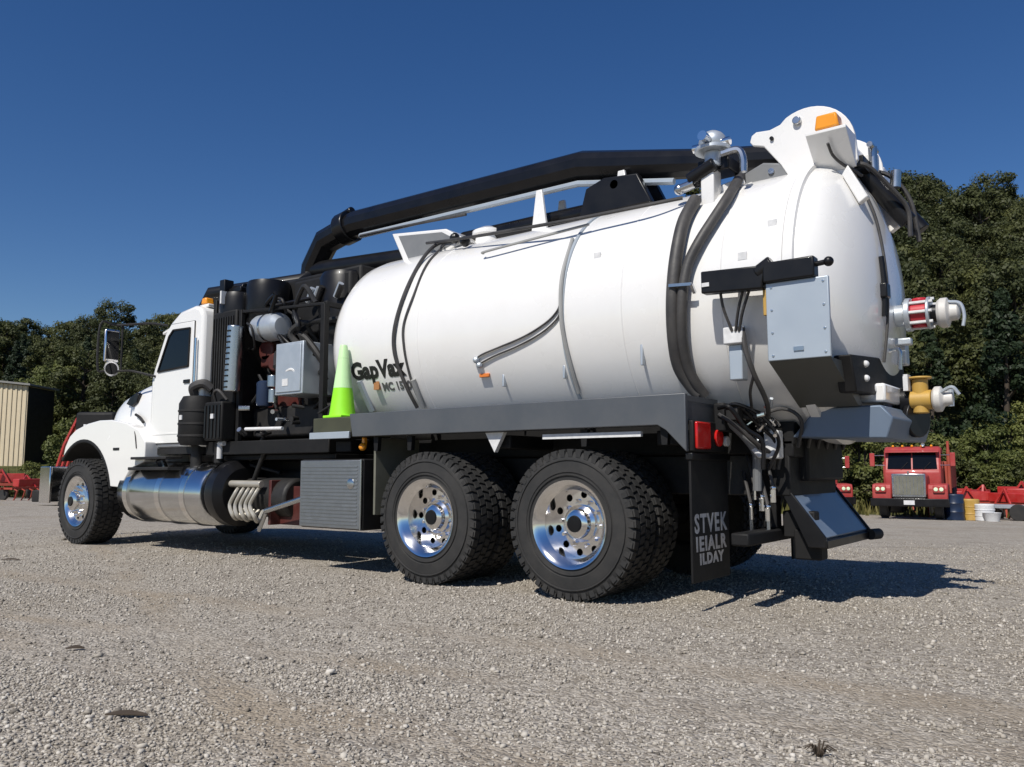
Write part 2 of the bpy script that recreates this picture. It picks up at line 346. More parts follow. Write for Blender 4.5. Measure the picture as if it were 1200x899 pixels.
def make_stones(n, d0, d1, shape, fade):
    # loose crushed stone lying on the yard
    if shape == 'ico':
        t = (1+5**.5)/2
        ico = np.array([(-1,t,0),(1,t,0),(-1,-t,0),(1,-t,0),(0,-1,t),(0,1,t),(0,-1,-t),(0,1,-t),(t,0,-1),(t,0,1),(-t,0,-1),(-t,0,1)], float)/math.hypot(1, t)
        fc = np.array([(0,11,5),(0,5,1),(0,1,7),(0,7,10),(0,10,11),(1,5,9),(5,11,4),(11,10,2),(10,7,6),(7,1,8),(3,9,4),(3,4,2),(3,2,6),(3,6,8),(3,8,9),(4,9,5),(2,4,11),(6,2,10),(8,6,7),(9,8,1)])
    else:
        ico = np.array([(1,0,0),(-1,0,0),(0,1,0),(0,-1,0),(0,0,1),(0,0,-1)], float)*1.1
        fc = np.array([(0,2,4),(2,1,4),(1,3,4),(3,0,4),(2,0,5),(1,2,5),(3,1,5),(0,3,5)])
    nv = len(ico)
    px = rng.uniform(-260, 1460, n*3); d = np.sqrt(rng.uniform(d0**2, d1**2, n*3))
    keep = rng.uniform(0, 1, n*3) < np.clip((d1-d)/fade, 0, 1); px, d = px[keep][:n], d[keep][:n]; n = len(px)
    k = (px-600)/CF
    x = CX+(FWD.x+RGT.x*k)*d; y = CY+(FWD.y+RGT.y*k)*d
    dens = .72+.5*np.sin(x*1.3+1.7*np.sin(y*.9))*np.sin(y*1.1+1.3*np.sin(x*.7))
    for ang, off, hw in TRACKS: dens = np.where(abs(-math.sin(ang)*x+math.cos(ang)*y-off) < hw, dens*.35, dens)
    kp = rng.uniform(0, 1, n) < dens; x, y, n = x[kp], y[kp], int(kp.sum())
    r = np.exp(rng.normal(math.log(.0048), .38, n)).clip(.0025, .017)
    if shape != 'ico': r *= 1.12
    r = np.where(rng.uniform(0, 1, n) < .003, r*1.8, r)
    var = ico[None]*(1+rng.uniform(-.32, .32, (40, nv, 1)))
    base = var[rng.integers(0, 40, n)]
    sc = np.stack([r*rng.uniform(.8, 1.35, n), r*rng.uniform(.7, 1.1, n), r*rng.uniform(.5, .85, n)], -1)
    p = base*sc[:, None]
    a = rng.uniform(0, 6.283, n); ca, sa = np.cos(a)[:, None], np.sin(a)[:, None]
    tl = rng.uniform(-.5, .5, n)[:, None]
    X, Yy, Z = p[..., 0], p[..., 1], p[..., 2]
    Z2 = Z*np.cos(tl)+X*np.sin(tl); X2 = X*np.cos(tl)-Z*np.sin(tl)
    P = np.stack([X2*ca-Yy*sa+x[:, None], X2*sa+Yy*ca+y[:, None], Z2+(r*.35)[:, None]], -1).reshape(-1, 3)
    P[:, 2] += np.where(P[:, 1] > 1.4, -.033*(P[:, 1]-1.4), 0)
    F = (fc[None]+nv*np.arange(n)[:, None, None]).reshape(-1, 3)
    me = bpy.data.meshes.new('gravel'); me.vertices.add(len(P)); me.vertices.foreach_set('co', P.ravel())
    me.loops.add(F.size); me.loops.foreach_set('vertex_index', F.ravel().astype(np.int32))
    me.polygons.add(len(F)); me.polygons.foreach_set('loop_start', np.arange(0, F.size, 3, dtype=np.int32))
    me.update(calc_edges=True)
    at = me.attributes.new('tone', 'FLOAT', 'POINT'); at.data.foreach_set('value', np.repeat(rng.beta(2.4, 2.2, n), nv).astype(np.float32))
    me.materials.append(M['stone']); o = bpy.data.objects.new('gravel', me); col.objects.link(o); return o
tag(make_stones(52000, 1.7, 4.2, 'ico', .8), 'loose pale grey crushed stone in the open foreground of the yard', 'gravel', None, 'stuff')
tag(make_stones(150000, 3.5, 13, 'octa', 8.5), 'loose pale grey crushed stone around and under the tanker', 'gravel', None, 'stuff')

# ------------------------------------------------------------------ trees
def crown_mesh(name, m, h, rx, nclump, nleaf, leaf, kind, z0):
    cs = []
    for i in range(nclump):
        if kind == 'cone':
            t = rng.uniform(0, 1)**.8; z = z0+(h-z0)*t; rr = rx*(1-t)**.85*(.75+.4*rng.uniform()); a = rng.uniform(0, 6.283); q = rng.uniform(.45, 1)**.6
            cs.append((rr*q*math.cos(a), rr*q*math.sin(a), z, (.24+.5*(1-t))*rx*.5))
        else:
            u = rng.normal(size=3); u /= np.linalg.norm(u); q = rng.uniform(.35, 1)**.5; u[2] = u[2]*(.9 if u[2] > 0 else .75)
            zc = z0+(h-z0)*.52; zr = (h-z0)*.5
            lob = 1+.22*math.sin(3*math.atan2(u[1], u[0])+i % 3)
            cs.append((u[0]*rx*q*lob, u[1]*rx*q*lob, zc+u[2]*zr*q, rx*rng.uniform(.20, .36)))
    cs = np.array(cs); k = rng.integers(0, nclump, nleaf); c = cs[k]
    d = rng.normal(size=(nleaf, 3)); d /= np.linalg.norm(d, axis=1)[:, None]; d[:, 2] = np.where(d[:, 2] < 0, d[:, 2]*.55, d[:, 2]*.8)
    p = c[:, :3]+d*(c[:, 3]*rng.uniform(.55, 1.08, nleaf))[:, None]
    nrm = d+rng.normal(size=(nleaf, 3))*.45+np.array([0, 0, .35]); nrm /= np.linalg.norm(nrm, axis=1)[:, None]
    if kind == 'cone': nrm = d+np.array([0, 0, .2])+rng.normal(size=(nleaf, 3))*.5; nrm /= np.linalg.norm(nrm, axis=1)[:, None]
    t = np.cross(nrm, rng.normal(size=(nleaf, 3))); t /= np.linalg.norm(t, axis=1)[:, None]; b = np.cross(nrm, t)
    s = leaf*rng.uniform(.55, 1.3, nleaf)[:, None]; e = s*rng.uniform(.45, .8, nleaf)[:, None]
    V = np.stack([p-t*s, p-b*e+nrm*s*.12, p+t*s, p+b*e+nrm*s*.12], 1).reshape(-1, 3)
    me = bpy.data.meshes.new(name); n = nleaf
    me.vertices.add(4*n); me.vertices.foreach_set('co', V.ravel()); me.loops.add(4*n); me.loops.foreach_set('vertex_index', np.arange(4*n, dtype=np.int32))
    me.polygons.add(n); me.polygons.foreach_set('loop_start', np.arange(0, 4*n, 4, dtype=np.int32)); me.update(calc_edges=True)
    ct = rng.uniform(0, 1, nclump); at = me.attributes.new('tone', 'FLOAT', 'POINT')
    at.data.foreach_set('value', np.repeat(np.clip(ct[k]*.7+rng.uniform(-.15, .35, n), 0, 1), 4).astype(np.float32))
    me.materials.append(M[m]); return me, cs
def tree_proto(h, rx, m, kind, nclump, nleaf, leaf, z0):
    cm, cs = crown_mesh('crown', m, h, rx, nclump, nleaf, leaf, kind, z0)
    tb = MB(); tr = .016*h+.05
    pts = [(0, 0, -.4), (.05*rng.normal(), .05*rng.normal(), h*.3), (.15*rng.normal(), .15*rng.normal(), h*.6), (.2*rng.normal(), .2*rng.normal(), h*.9)]
    tb.tube(spline(pts, 4), tr, 8, rs=[tr*(1-.85*i/12) for i in range(13)])
    for c in cs[:: max(1, len(cs)//14)]:
        zb = max(h*.18, c[2]-.35*math.hypot(c[0], c[1])-.4)
        tb.tube([(0, 0, zb), (c[0]*.5, c[1]*.5, (zb+c[2])*.5+.1), tuple(c[:3])], .05, 5, rs=[tr*.4, tr*.25, .02])
    return tb, cm
def place_protos(specs):
    out = []
    for sp in specs:
        tb, cm = tree_proto(*sp); tm = tb.mesh('trunk'); tm.materials.append(M['bark']); out.append((tm, cm))
    return out
PR = {
 'broadleaf': place_protos([(11, 3.3, 'leaf_dark', 'round', 62, 12000, .16, 2.0), (12.5, 3.0, 'leaf_mid', 'round', 60, 12000, .16, 2.4), (9.5, 3.2, 'leaf_mid', 'round', 56, 11000, .155, 1.4), (13, 3.7, 'leaf_dark', 'round', 76, 14000, .165, 2.4)]),
 'evergreen': place_protos([(13.0, 2.6, 'needle', 'cone', 90, 10000, .15, 1.4), (11.5, 2.5, 'needle', 'cone', 84, 9000, .15, 1.0)]),
 'pale': place_protos([(8.5, 2.9, 'leaf_light', 'round', 46, 10000, .15, 1.0)]),
 'shrub': place_protos([(2.6, 1.6, 'leaf_light', 'round', 26, 5500, .075, .1), (2.2, 1.5, 'leaf_mid', 'round', 24, 5000, .075, .1), (3.3, 1.7, 'leaf_light', 'round', 30, 6500, .08, .15)]),
}
LB = {'broadleaf': ('green broadleaf tree in the hillside wood', 'tree', 'broadleaf trees on the hillside'),
      'evergreen': ('narrow dark evergreen in the hillside wood', 'tree', 'evergreens on the hillside'),
      'pale': ('lighter yellow-green tree at the foot of the hill', 'tree', 'pale trees at the foot of the hill'),
      'shrub': ('leafy green shrub along the yard edge', 'shrub', 'shrubs along the edge of the yard')}
SIDE = {'R': 'behind the old red truck', 'L': 'behind the white cab', 'M': 'beyond the long white tank'}
def side(x, y):
    d = Vector((x-CX, y-CY, 0)); px = 600+CF*d.dot(RGT)/d.dot(FWD); return 'L' if px < 300 else ('M' if px < 960 else 'R')
def plant(kind, name, x, y, s=1, sz=1, i=None):
    tm, cm = PR[kind][i if i is not None else random.randrange(len(PR[kind]))]
    r = empty(name, (x, y, H(x, y)), random.uniform(0, 6.28)); r.scale = (s, s, s*sz); w_ = SIDE[side(x, y)]; tag(r, LB[kind][0]+' '+w_, LB[kind][1], LB[kind][2]+' '+w_)
    for nm, me in (('trunk', tm), ('crown', cm)):
        o = bpy.data.objects.new(nm, me); col.objects.link(o); o.parent = r
    return r
spots = []
def try_place(pxa, pxb, da, db, gap, tries, cap):
    k = 0
    for _ in range(tries):
        if k >= cap: break
        px = random.uniform(pxa, pxb); d = da+(db-da)*random.random()**.85
        x, y = far(px, d)
        if px < 75 and d < 72: continue
        if all((x-a)**2+(y-b)**2 > gap*gap for a, b in spots):
            spots.append((x, y)); k += 1
            ev = random.random() < (.14 if px > 600 else .05)
            s = random.uniform(.62, .95)
            if d > 92: s *= random.choice((.7, .85, 1.0, 1.2, 1.32))
            if px < 300: s *= .80
            plant('evergreen' if ev else 'broadleaf', 'evergreen_tree' if ev else 'broadleaf_tree', x, y, s, random.uniform(.9, 1.12))
for px_, d_, s_ in ((1046, 70, 1.08), (1062, 76, .98), (1078, 72, .85), (1030, 66, 1.0), (1160, 84, 1.1)):
    x, y = far(px_, d_); spots.append((x, y)); plant('broadleaf', 'broadleaf_tree', x, y, s_)
try_place(1000, 1110, 80, 118, 4.2, 500, 30)
try_place(1000, 1340, 44, 124, 3.7, 4500, 140)
try_place(-150, 285, 52, 124, 3.9, 4500, 135)
try_place(290, 1000, 60, 118, 8, 500, 22)
for px, d, s in ((66, 66, .75), (84, 70, .8), (104, 68, .8), (1168, 46, .45), (1196, 45, .5), (1225, 47, .55)):
    x, y = far(px, d); plant('pale', 'pale_tree', x, y, s)
for px, d in ((1112, 40), (1130, 41.5), (1150, 40.5), (1172, 39), (1190, 38), (1208, 37.5), (1228, 38.5), (1250, 38), (1140, 44), (1182, 43), (1160, 43.5), (1205, 43), (985, 36), (1000, 37), (1012, 36.5), (970, 37), (1030, 40), (1050, 41), (1075, 41.5), (1095, 41), (58, 60), (72, 61), (95, 45), (118, 46), (140, 47), (1065, 44), (1120, 46), (1210, 46), (1020, 45)):
    x, y = far(px, d); plant('shrub', 'shrub', x, y, random.uniform(.75, 1.2))
def make_grass():
    n = 15000; px = rng.uniform(-250, 1450, n); d = rng.uniform(26, 46, n); V = []; T = []
    for a, b in zip(px, d):
        x, y = far(a, b); u = -.55*x+.84*y
        if u < 25.6+rng.uniform(0, 2.5): continue
        z = H(x, y)-.02; h = rng.uniform(.2, .75); l = rng.normal(size=2)*.22*h; wd = .03+.05*rng.uniform(); an = rng.uniform(0, 3.14); cx, sy = math.cos(an)*wd, math.sin(an)*wd
        V += [(x-cx, y-sy, z), (x+cx, y+sy, z), (x+l[0], y+l[1], z+h)]; T.append(rng.uniform())
    k = len(T); me = bpy.data.meshes.new('tall_grass'); me.from_pydata(V, [], [(3*i, 3*i+1, 3*i+2) for i in range(k)])
    at = me.attributes.new('tone', 'FLOAT', 'POINT'); at.data.foreach_set('value', np.repeat(T, 3).astype(np.float32))
    me.materials.append(M['grass']); o = bpy.data.objects.new('tall_grass', me); col.objects.link(o)
    tag(o, 'tall green and straw coloured grass at the edge of the yard', 'grass', None, 'stuff')
make_grass()

# ------------------------------------------------------------------ THE VACUUM TRUCK
TK = empty('vacuum_truck', (0, 0, 0)); tag(TK, 'white tandem-axle vacuum tanker truck with black boom and long white tank', 'truck')
def B(name, m, mb, bevel=0, parent=None, **k): return mb.build(name, m, parent or TK, bevel, **k)

# --- wheels (built facing -y, outer face at y = 0)
def tyre_mesh(Rt, rim, wd, lugs, rows):
    t = MB(); s = wd
    prof = [(rim, .015), (rim+.012, .004), (rim+.035, .0), (rim+.07, -.004), (Rt-.16, -.010), (Rt-.09, -.006), (Rt-.045, .004), (Rt-.022, .018), (Rt-.014, .035),
            (Rt-.014, s-.035), (Rt-.022, s-.018), (Rt-.045, s-.004), (Rt-.12, s+.008), (rim+.05, s), (rim, s-.015)]
    t.lathe(prof, (0, 0, 0), (0, 1, 0), 64, close=True)
    # raised rings on the sidewall
    for rr in (rim+.055, Rt-.075): t.lathe([(rr-.006, -.006), (rr-.003, -.0125), (rr+.003, -.0125), (rr+.006, -.006)], (0, 0, 0), (0, 1, 0), 48, cap=False)
    tr = MB()
    for i in range(lugs):
        for j in range(rows):
            a = 2*math.pi*(i+(.5 if j % 2 else 0))/lugs; da = math.pi/lugs*.72
            y0 = s*(j+.10)/rows; y1 = s*(j+.90)/rows; sk = .012*(1 if j % 2 else -1)
            if j == 0: y0 = .008
            if j == rows-1: y1 = s-.008
            vs = []
            for y, q in ((y0, -sk), (y1, sk)):
                for an in (a-da+q, a+da+q):
                    for r in (Rt-.03, Rt): vs.append((r*math.cos(an), y, r*math.sin(an)))
            tr.add(vs, [(0,1,3,2),(4,6,7,5),(0,4,5,1),(2,3,7,6),(0,2,6,4),(1,5,7,3)])
        a = 2*math.pi*i/lugs; da = math.pi/lugs*.55       # shoulder blocks running down the sidewall
        for ya, yb in ((-.001, .03), (s-.03, s+.001)):
            vs = [(r*math.cos(an), y, r*math.sin(an)) for y in (ya, yb) for an in (a-da, a+da) for r in (Rt-.055, Rt-.012)]
            tr.add(vs, [(0,1,3,2),(4,6,7,5),(0,4,5,1),(2,3,7,6),(0,2,6,4),(1,5,7,3)])
    return t.mesh('tyre'), tr.mesh('tread')
def disc_holes(r0, r1, y, nh, rh, rp, ph=0):      # annular plate with real hand holes
    bm = bmesh.new(); edges = []
    def ring(cx, cz, r, n):
        vs = [bm.verts.new((cx+r*math.cos(2*math.pi*i/n), y, cz+r*math.sin(2*math.pi*i/n))) for i in range(n)]
        for i in range(n): edges.append(bm.edges.new((vs[i], vs[(i+1) % n])))
    ring(0, 0, r1, 48); ring(0, 0, r0, 32)
    for i in range(nh):
        a = 2*math.pi*(i+ph)/nh; ring(rp*math.cos(a), rp*math.sin(a), rh, 12)
    bmesh.ops.triangle_fill(bm, use_beauty=True, edges=edges)
    ex = bmesh.ops.extrude_face_region(bm, geom=bm.faces[:]); bmesh.ops.translate(bm, verts=[v for v in ex['geom'] if isinstance(v, bmesh.types.BMVert)], vec=(0, .012, 0))
    vs = [tuple(v.co) for v in bm.verts]; bm.verts.index_update(); fs = [tuple(v.index for v in f.verts) for f in bm.faces]; bm.free(); return vs, fs
def rim_mesh(rim, wd, dish):
    m = MB(); fl = rim+.022
    m.lathe([(rim-.015, .012), (rim+.006, -.006), (fl-.004, -.010), (fl, .0), (rim+.006, .012), (rim-.002, .03), (rim-.03, .05), (rim-.034, wd-.05), (rim, wd-.02), (rim-.02, wd-.016), (rim-.05, wd-.05), (rim-.048, .05)], (0, 0, 0), (0, 1, 0), 56, close=True)
    m.add(*disc_holes(.085, rim-.040, dish, 10, .026, rim-.085, .5))
    return m
RY, RIMR = .522, .288
ty_m, tr_m = tyre_mesh(RY, RIMR, .285, 46, 4)
tyf_m, trf_m = tyre_mesh(RY, RIMR, .34, 44, 5)
def hub_mb(y, front):
    m = MB()
    if front:
        m.lathe([(.20, y+.01), (.19, y-.035), (.125, y-.05), (.115, y-.10), (.085, y-.115), (.0, y-.12)], (0, 0, 0), (0, 1, 0), 32)
        nr, ny = .158, y-.045
    else:
        m.lathe([(.135, y+.02), (.13, y-.03), (.105, y-.045), (.098, y-.08), (.075, y-.095), (.0, y-.097)], (0, 0, 0), (0, 1, 0), 28)
        nr, ny = .158, y
    n = MB()
    for i in range(10):
        a = 2*math.pi*i/10; n.cyl((nr*math.cos(a), ny+.006, nr*math.sin(a)), (nr*math.cos(a), ny-.035, nr*math.sin(a)), .017, .014, 6)
    return m, n
rim_rear = rim_mesh(RIMR, .285, .165); rim_front = rim_mesh(RIMR, .34, .045); rim_in = rim_mesh(RIMR, .285, .22)
def wheel(x, y, side, kind, spin):
    e = empty('wheel', (x, y, RY), parent=TK, size=.1); e.rotation_euler = (0, spin, 0)
    if side > 0: e.scale = (1, -1, 1)
    for nm, me, m in (('tyre', tyf_m if kind == 'front' else ty_m, 'rubber'), ('tread', trf_m if kind == 'front' else tr_m, 'rubber')):
        if not me.materials: me.materials.append(M[m])
        o = bpy.data.objects.new(nm, me); col.objects.link(o); o.parent = e
    rm = {'front': rim_front, 'outer': rim_rear, 'inner': rim_in}[kind].build('rim', 'chrome' if kind != 'inner' else 'iron', e)
    if kind != 'inner':
        h, n = hub_mb(.045 if kind == 'front' else .165, kind == 'front')
        h.build('hub', 'chrome', e); MB().lathe([(.06, 0), (.055, -.012), (0, -.014)], (0, (.045-.118) if kind == 'front' else (.165-.096), 0), (0, 1, 0), 20).build('hub_cap', 'black', e); n.build('lug_nuts', 'chrome', e)
    else:
        MB().lathe([(.25, .1), (.25, .24), (.0, .24)], (0, 0, 0), (0, 1, 0), 24).build('brake_drum', 'iron', e)
for x, sp in ((0, .1), (-1.37, .35)):
    for s in (-1, 1):
        wheel(x, s*1.215, s, 'outer', sp); wheel(x, s*.885, s, 'inner', sp)
for s in (-1, 1): wheel(-7.28, s*1.215, s, 'front', .2)

# --- chassis
for s in (-1, 1):
    B('frame_rail', 'iron', MB().prism([(-8.1, .72), (1.15, .72), (1.15, 1.0), (-8.1, 1.0)], 'y', s*.43-.04, s*.43+.04), .01)
for x in (-6.8, -5, -3.6, -2.2, -.7, .5, 1.1): B('cross_member', 'iron', MB().box(x-.05, x+.05, -.39, .39, .76, .96))
for x in (0, -1.37):
    B('axle', 'iron', MB().cyl((x, -.62, RY), (x, .62, RY), .085).ball((x, 0, RY), .21))
    for s in (-1, 1):
        B('brake_chamber', 'iron', MB().cyl((x+.18, s*.42, .62), (x+.30, s*.42, .80), .08, n=14))
B('front_axle', 'iron', MB().tube([(-7.28, -.85, RY), (-7.28, -.55, .42), (-7.28, .55, .42), (-7.28, .85, RY)], .06, 8))
for s in (-1, 1):
    B('walking_beam', 'iron', MB().bar((-1.5, s*.52, .42), (.13, s*.52, .42), .1, .15).cyl((-.685, s*.46, .42), (-.685, s*.6, .42), .13), .02)
    B('leaf_spring', 'iron', MB().tube([(-1.35, s*.45, .70), (-.685, s*.45, .58), (0, s*.45, .70)], .05, 6))
    B('front_spring', 'iron', MB().tube([(-7.9, s*.45, .72), (-7.28, s*.45, .56), (-6.6, s*.45, .74)], .045, 6))
B('drive_shaft', 'iron', MB().cyl((-5.4, 0, .8), (-1.4, 0, .58), .06))
B('subframe', 'black_matte', MB().box(-2.7, 1.25, -.52, -.36, 1.003, 1.17).box(-2.7, 1.25, .36, .52, 1.003, 1.17).box(-2.6, -2.4, -1.1, 1.1, 1.06, 1.16).box(-.78, -.6, -1.1, 1.1, 1.06, 1.16).box(.6, .8, -1.05, 1.05, 1.06, 1.16), .01)

# --- side sills of the deck
SILL = [(-2.28, 1.385), (.9, 1.385), (.9, 1.01), (.76, 1.15), (.70, 1.185), (-2.24, 1.185)]
for s in (-1, 1):
    y0, y1 = (s*1.225, s*1.185) if s < 0 else (s*1.185, s*1.225)
    o = B('deck_sill', 'sill_grey', MB().prism(SILL, 'y', y0, y1), .006)
    MB().box(-2.27, .895, *((-1.184, -.72) if s < 0 else (.72, 1.184)), 1.335, 1.372).build('deck_tray', 'sill_grey', o)
    MB().box(.855, .893, *((-1.184, -.55) if s < 0 else (.55, 1.184)), 1.215, 1.334).build('deck_end', 'sill_grey', o)
    MB().bar((-.25, s*1.16, 1.135), (.55, s*1.16, 1.135), .03, .035).build('light_strip', 'flap_white', o)
    for x in (-2.0, -1.6, -.7, .1, .72): MB().prism([(x-.09, 1.18), (x+.09, 1.18), (x, 1.03)] if x == -.7 else [(x-.03, 1.18), (x+.03, 1.18), (x+.02, 1.06), (x-.02, 1.06)], 'y', s*1.15-.02, s*1.15+.02).build('outrigger', 'flap_white' if x == -.7 else 'black_matte', o)
B('front_step', 'deck_olive', MB().box(-2.80, -2.285, -1.20, -.72, 1.19, 1.365), .008)
B('step_edge', 'panel_grey', MB().box(-2.82, -2.285, -1.225, -1.203, 1.175, 1.235), .004)
# wheel-well splash plates
for s in (-1, 1):
    B('splash_plate', 'black_matte', MB().box(-1.95, .66, s*.53-.01, s*.53+.01, 1.02, 1.30))
    fl = B('front_fender_flap', 'khaki', MB().prism([(-1.15*1, .52), (-.62, .52), (-.62, 1.17), (-1.15, 1.17)] if s < 0 else [(.62, .52), (1.15, .52), (1.15, 1.17), (.62, 1.17)], 'x', -2.045, -2.02), .004)

# --- mud flaps behind the rear wheels
for s in (-1, 1):
    ya, yb = (-1.19, -.62) if s < 0 else (.62, 1.19)
    f = B('mud_flap', 'black_matte', MB().box(.895, .912, ya, yb, .19, .985), .004)
    if s < 0:
        MB().box(.88, .93, ya-.01, yb+.01, .96, 1.005).build('hanger_bar', 'black', f, .006)
        rows = (('STVEK', .50, .125, .50), ('IEIALR', .385, .095, .47), ('ILDAY', .30, .07, .37))
        for txt, z, hh, wd in rows:
            yc = -.905
            text_obj('lettering', txt, hh*1.32, lambda a, b, c, z=z, wd=wd, yc=yc: Vector((.9126+c, yc-wd/2+a, z+b)), 'flap_print', f, fit=wd, bold=.005, ext=.0003, space=1.2)
# tail light cluster and rear sill end
for s in (-1, 1):
    t = B('tail_light', 'black_matte', MB().box(.90, .935, s*.93-.26, s*.93+.26, 1.012, 1.213), .01)
    MB().box(.934, .955, s*1.07-.105, s*1.07+.105, 1.03, 1.205).build('lens', 'lens_red', t, .012)
    MB().cyl((.934, s*.82, 1.11), (.952, s*.82, 1.11), .06).build('lens', 'lens_red', t, .005)
    MB().cyl((.934, s*.71, 1.09), (.96, s*.71, 1.09), .035).build('backup_lamp', 'flap_white', t, .004)

# --- tank
prof = [(0, -3.20), (.35, -3.17), (.62, -3.09), (.80, -2.99), (.90, -2.90), (.955, -2.80), (TR, -2.68), (TR, -1.9), (TR, -1.0), (TR, 0), (TR, .8), (TR, 1.455)]
tank = B('tank', 'white', MB().lathe(prof, (0, 0, TZ), (1, 0, 0), 96), ang=40)
def band(x, wd, off, m='white', nm='stiffener_band', parent=tank):
    return MB().lathe([(TR-.01, x-wd/2-.01), (TR+off, x-wd/2), (TR+off, x+wd/2), (TR-.01, x+wd/2+.01)], (0, 0, TZ), (1, 0, 0), 96, cap=False).build(nm, m, parent)
band(1.445, .03, .022); 
MB().lathe([(TR-.01, -.225), (TR+.012, -.22), (TR+.012, -.195), (TR-.01, -.19)], (0, 0, TZ), (1, 0, 0), 96, cap=False).build('weld_seam', 'panel_grey', tank)
for x in (-1.72, .30, 1.05): MB().lathe([(TR-.004, x-.012), (TR+.004, x), (TR-.004, x+.012)], (0, 0, TZ), (1, 0, 0), 96, cap=False).build('weld_seam', 'white', tank)
for u, v in ((905, 262), (700, 300), (1000-130, 300)):
    q = PT(u, v, .004); MB().bar(q+Vector((-.03, 0, 0)), q+Vector((.03, 0, 0)), .006, .05).build('data_plate', 'flap_white', tank)
# tailgate: dished rear head with its flange
tg = B('tailgate', 'white', MB().lathe([(TR-.02, 1.462), (TR+.03, 1.468), (TR+.032, 1.53), (TR+.004, 1.535), (TR, 1.56), (.945, 1.63), (.87, 1.71), (.72, 1.79), (.52, 1.85), (.28, 1.885), (0, 1.895)], (0, 0, TZ), (1, 0, 0), 96), ang=25)
for s in (-1, 1):    # door clamps round the flange
    for a in (-50, -20, 10, 40):
        y, z = s*(TR+.035)*math.cos(R(a)), TZ+(TR+.035)*math.sin(R(a))
        if s > 0: MB().bar((1.44, y, z), (1.56, y, z), .04, .05).build('clamp', 'steel', tg)
# dark strap and door ribs on the head
def head_pt(y, z):
    r = math.hypot(y, z-TZ); pr = [(0, 1.895), (.28, 1.885), (.52, 1.85), (.72, 1.79), (.87, 1.71), (.945, 1.63), (TR, 1.56)]
    for (r0, x0), (r1, x1) in zip(pr, pr[1:]):
        if r <= r1: return Vector((x0+(x1-x0)*(r-r0)/(r1-r0), y, z))
    return Vector((1.56, y, z))
MB().hose([head_pt(-.26, z)+Vector((.02, 0, 0)) for z in (2.82, 2.6, 2.35, 2.1, 1.85, 1.6)], .010, 6).build('cable', 'hose', tg)
MB().hose([head_pt(-.30, z)+Vector((.015, 0, 0)) for z in (2.3, 2.1, 1.9)], .018, 6).build('latch_rod', 'black', tg)
MB().box(1.86, 1.92, -.33, -.23, 2.02, 2.12).build('latch', 'black', tg, .01)
# lugs on the head
for y in (-.42, .42): MB().prism([(1.70, 2.86), (1.80, 2.64), (1.86, 2.68), (1.74, 2.92)], 'y', y-.03, y+.03).build('lift_lug', 'white', tg, .008)
# --- hinge housing on top of the rear: two big rounded cheek plates and a cross box
cheek = [(1.05, 3.27), (1.065, 3.315), (1.10, 3.335), (1.20, 3.325), (1.275, 3.345)]+arc(1.465, 3.105, .315, 118, 2, 14)+[(1.79, 2.97), (1.70, 2.86), (1.33, 2.94), (1.27, 3.05), (1.15, 3.215), (1.07, 3.24)]
for y in (-.36, .36):
    c = B('hinge_cheek', 'white', MB().prism(cheek, 'y', y-.018, y+.018), .006)
    s = -1 if y < 0 else 1
    MB().cyl((1.40, y+s*.018, 3.335), (1.40, y+s*.05, 3.335), .03).build('hinge_pin', 'steel', c, .006)
    MB().cyl((1.215, y+s*.018, 3.255), (1.215, y+s*.035, 3.255), .014).build('bolt', 'black', c)
    MB().prism([(y+s*.016, 3.14), (y+s*.24, 3.14), (y+s*.24, 3.12), (y+s*.022, 2.92), (y+s*.016, 2.92)], 'x', 1.52, 1.78).build('lamp_shelf', 'white', c, .004)
B('hinge_box', 'white', MB().prism([(1.20, 2.96), (1.24, 3.12), (1.36, 3.30), (1.52, 3.34), (1.68, 3.22), (1.70, 2.9), (1.45, 2.95)], 'y', -.339, .339), .02)
sd = B('hinge_saddle', 'mid_grey', MB().prism([(.98, 2.96), (1.32, 2.96), (1.30, 3.06), (1.14, 3.10), (1.0, 3.05)], 'y', -.37, .37), .012)
for y in (-.372, .372): MB().cyl((1.2, y-.012, 3.02), (1.2, y+.012, 3.02), .022).build('bolt', 'steel', sd)
bc = B('beacon', 'steel', MB().box(1.565, 1.735, -.56, -.46, 3.142, 3.154), .004)
MB().prism([(1.57, 3.156), (1.73, 3.156), (1.715, 3.255), (1.585, 3.255)], 'y', -.575, -.45).build('lens', 'amber', bc, .012)
MB().hose([PY(970, 168, -.58), PY(976, 182, -.50), PY(988, 193, -.42), PY(1000, 199, -.36), PY(1010, 206, -.2)], .010, 6).build('cable', 'hose', bc)
# dark lift mechanism beyond the hinge
lm = B('tailgate_lift', 'black', MB().cyl((1.72, .0, 3.0), (1.98, .12, 2.62), .06).box(1.66, 1.78, -.2, .2, 2.97, 3.06).cyl((1.73, .3, 3.02), (2.02, .34, 2.6), .06), .006)
MB().cyl((1.80, -.02, 2.98), (1.80, -.02, 3.16), .03).cyl((1.80, -.10, 3.16), (1.80, .08, 3.16), .02).build('fitting', 'steel', lm)
MB().cyl((1.92, .05, 2.86), (1.93, .05, 2.98), .035).build('fitting', 'steel', lm)
MB().cyl((1.745, .06, 3.0), (1.745, .06, 3.13), .075).build('cap', 'cab_white', lm, .015)
MB().hose([(1.70, -.25, 2.98), (1.80, -.22, 2.97), (1.90, -.08, 2.85), (1.99, .05, 2.7), (2.0, .06, 2.5)], .016).hose([(1.68, .1, 3.05), (1.86, .14, 2.99), (1.98, .2, 2.8), (2.02, .24, 2.5)], .016).build('hydraulic_line', 'hose', lm)

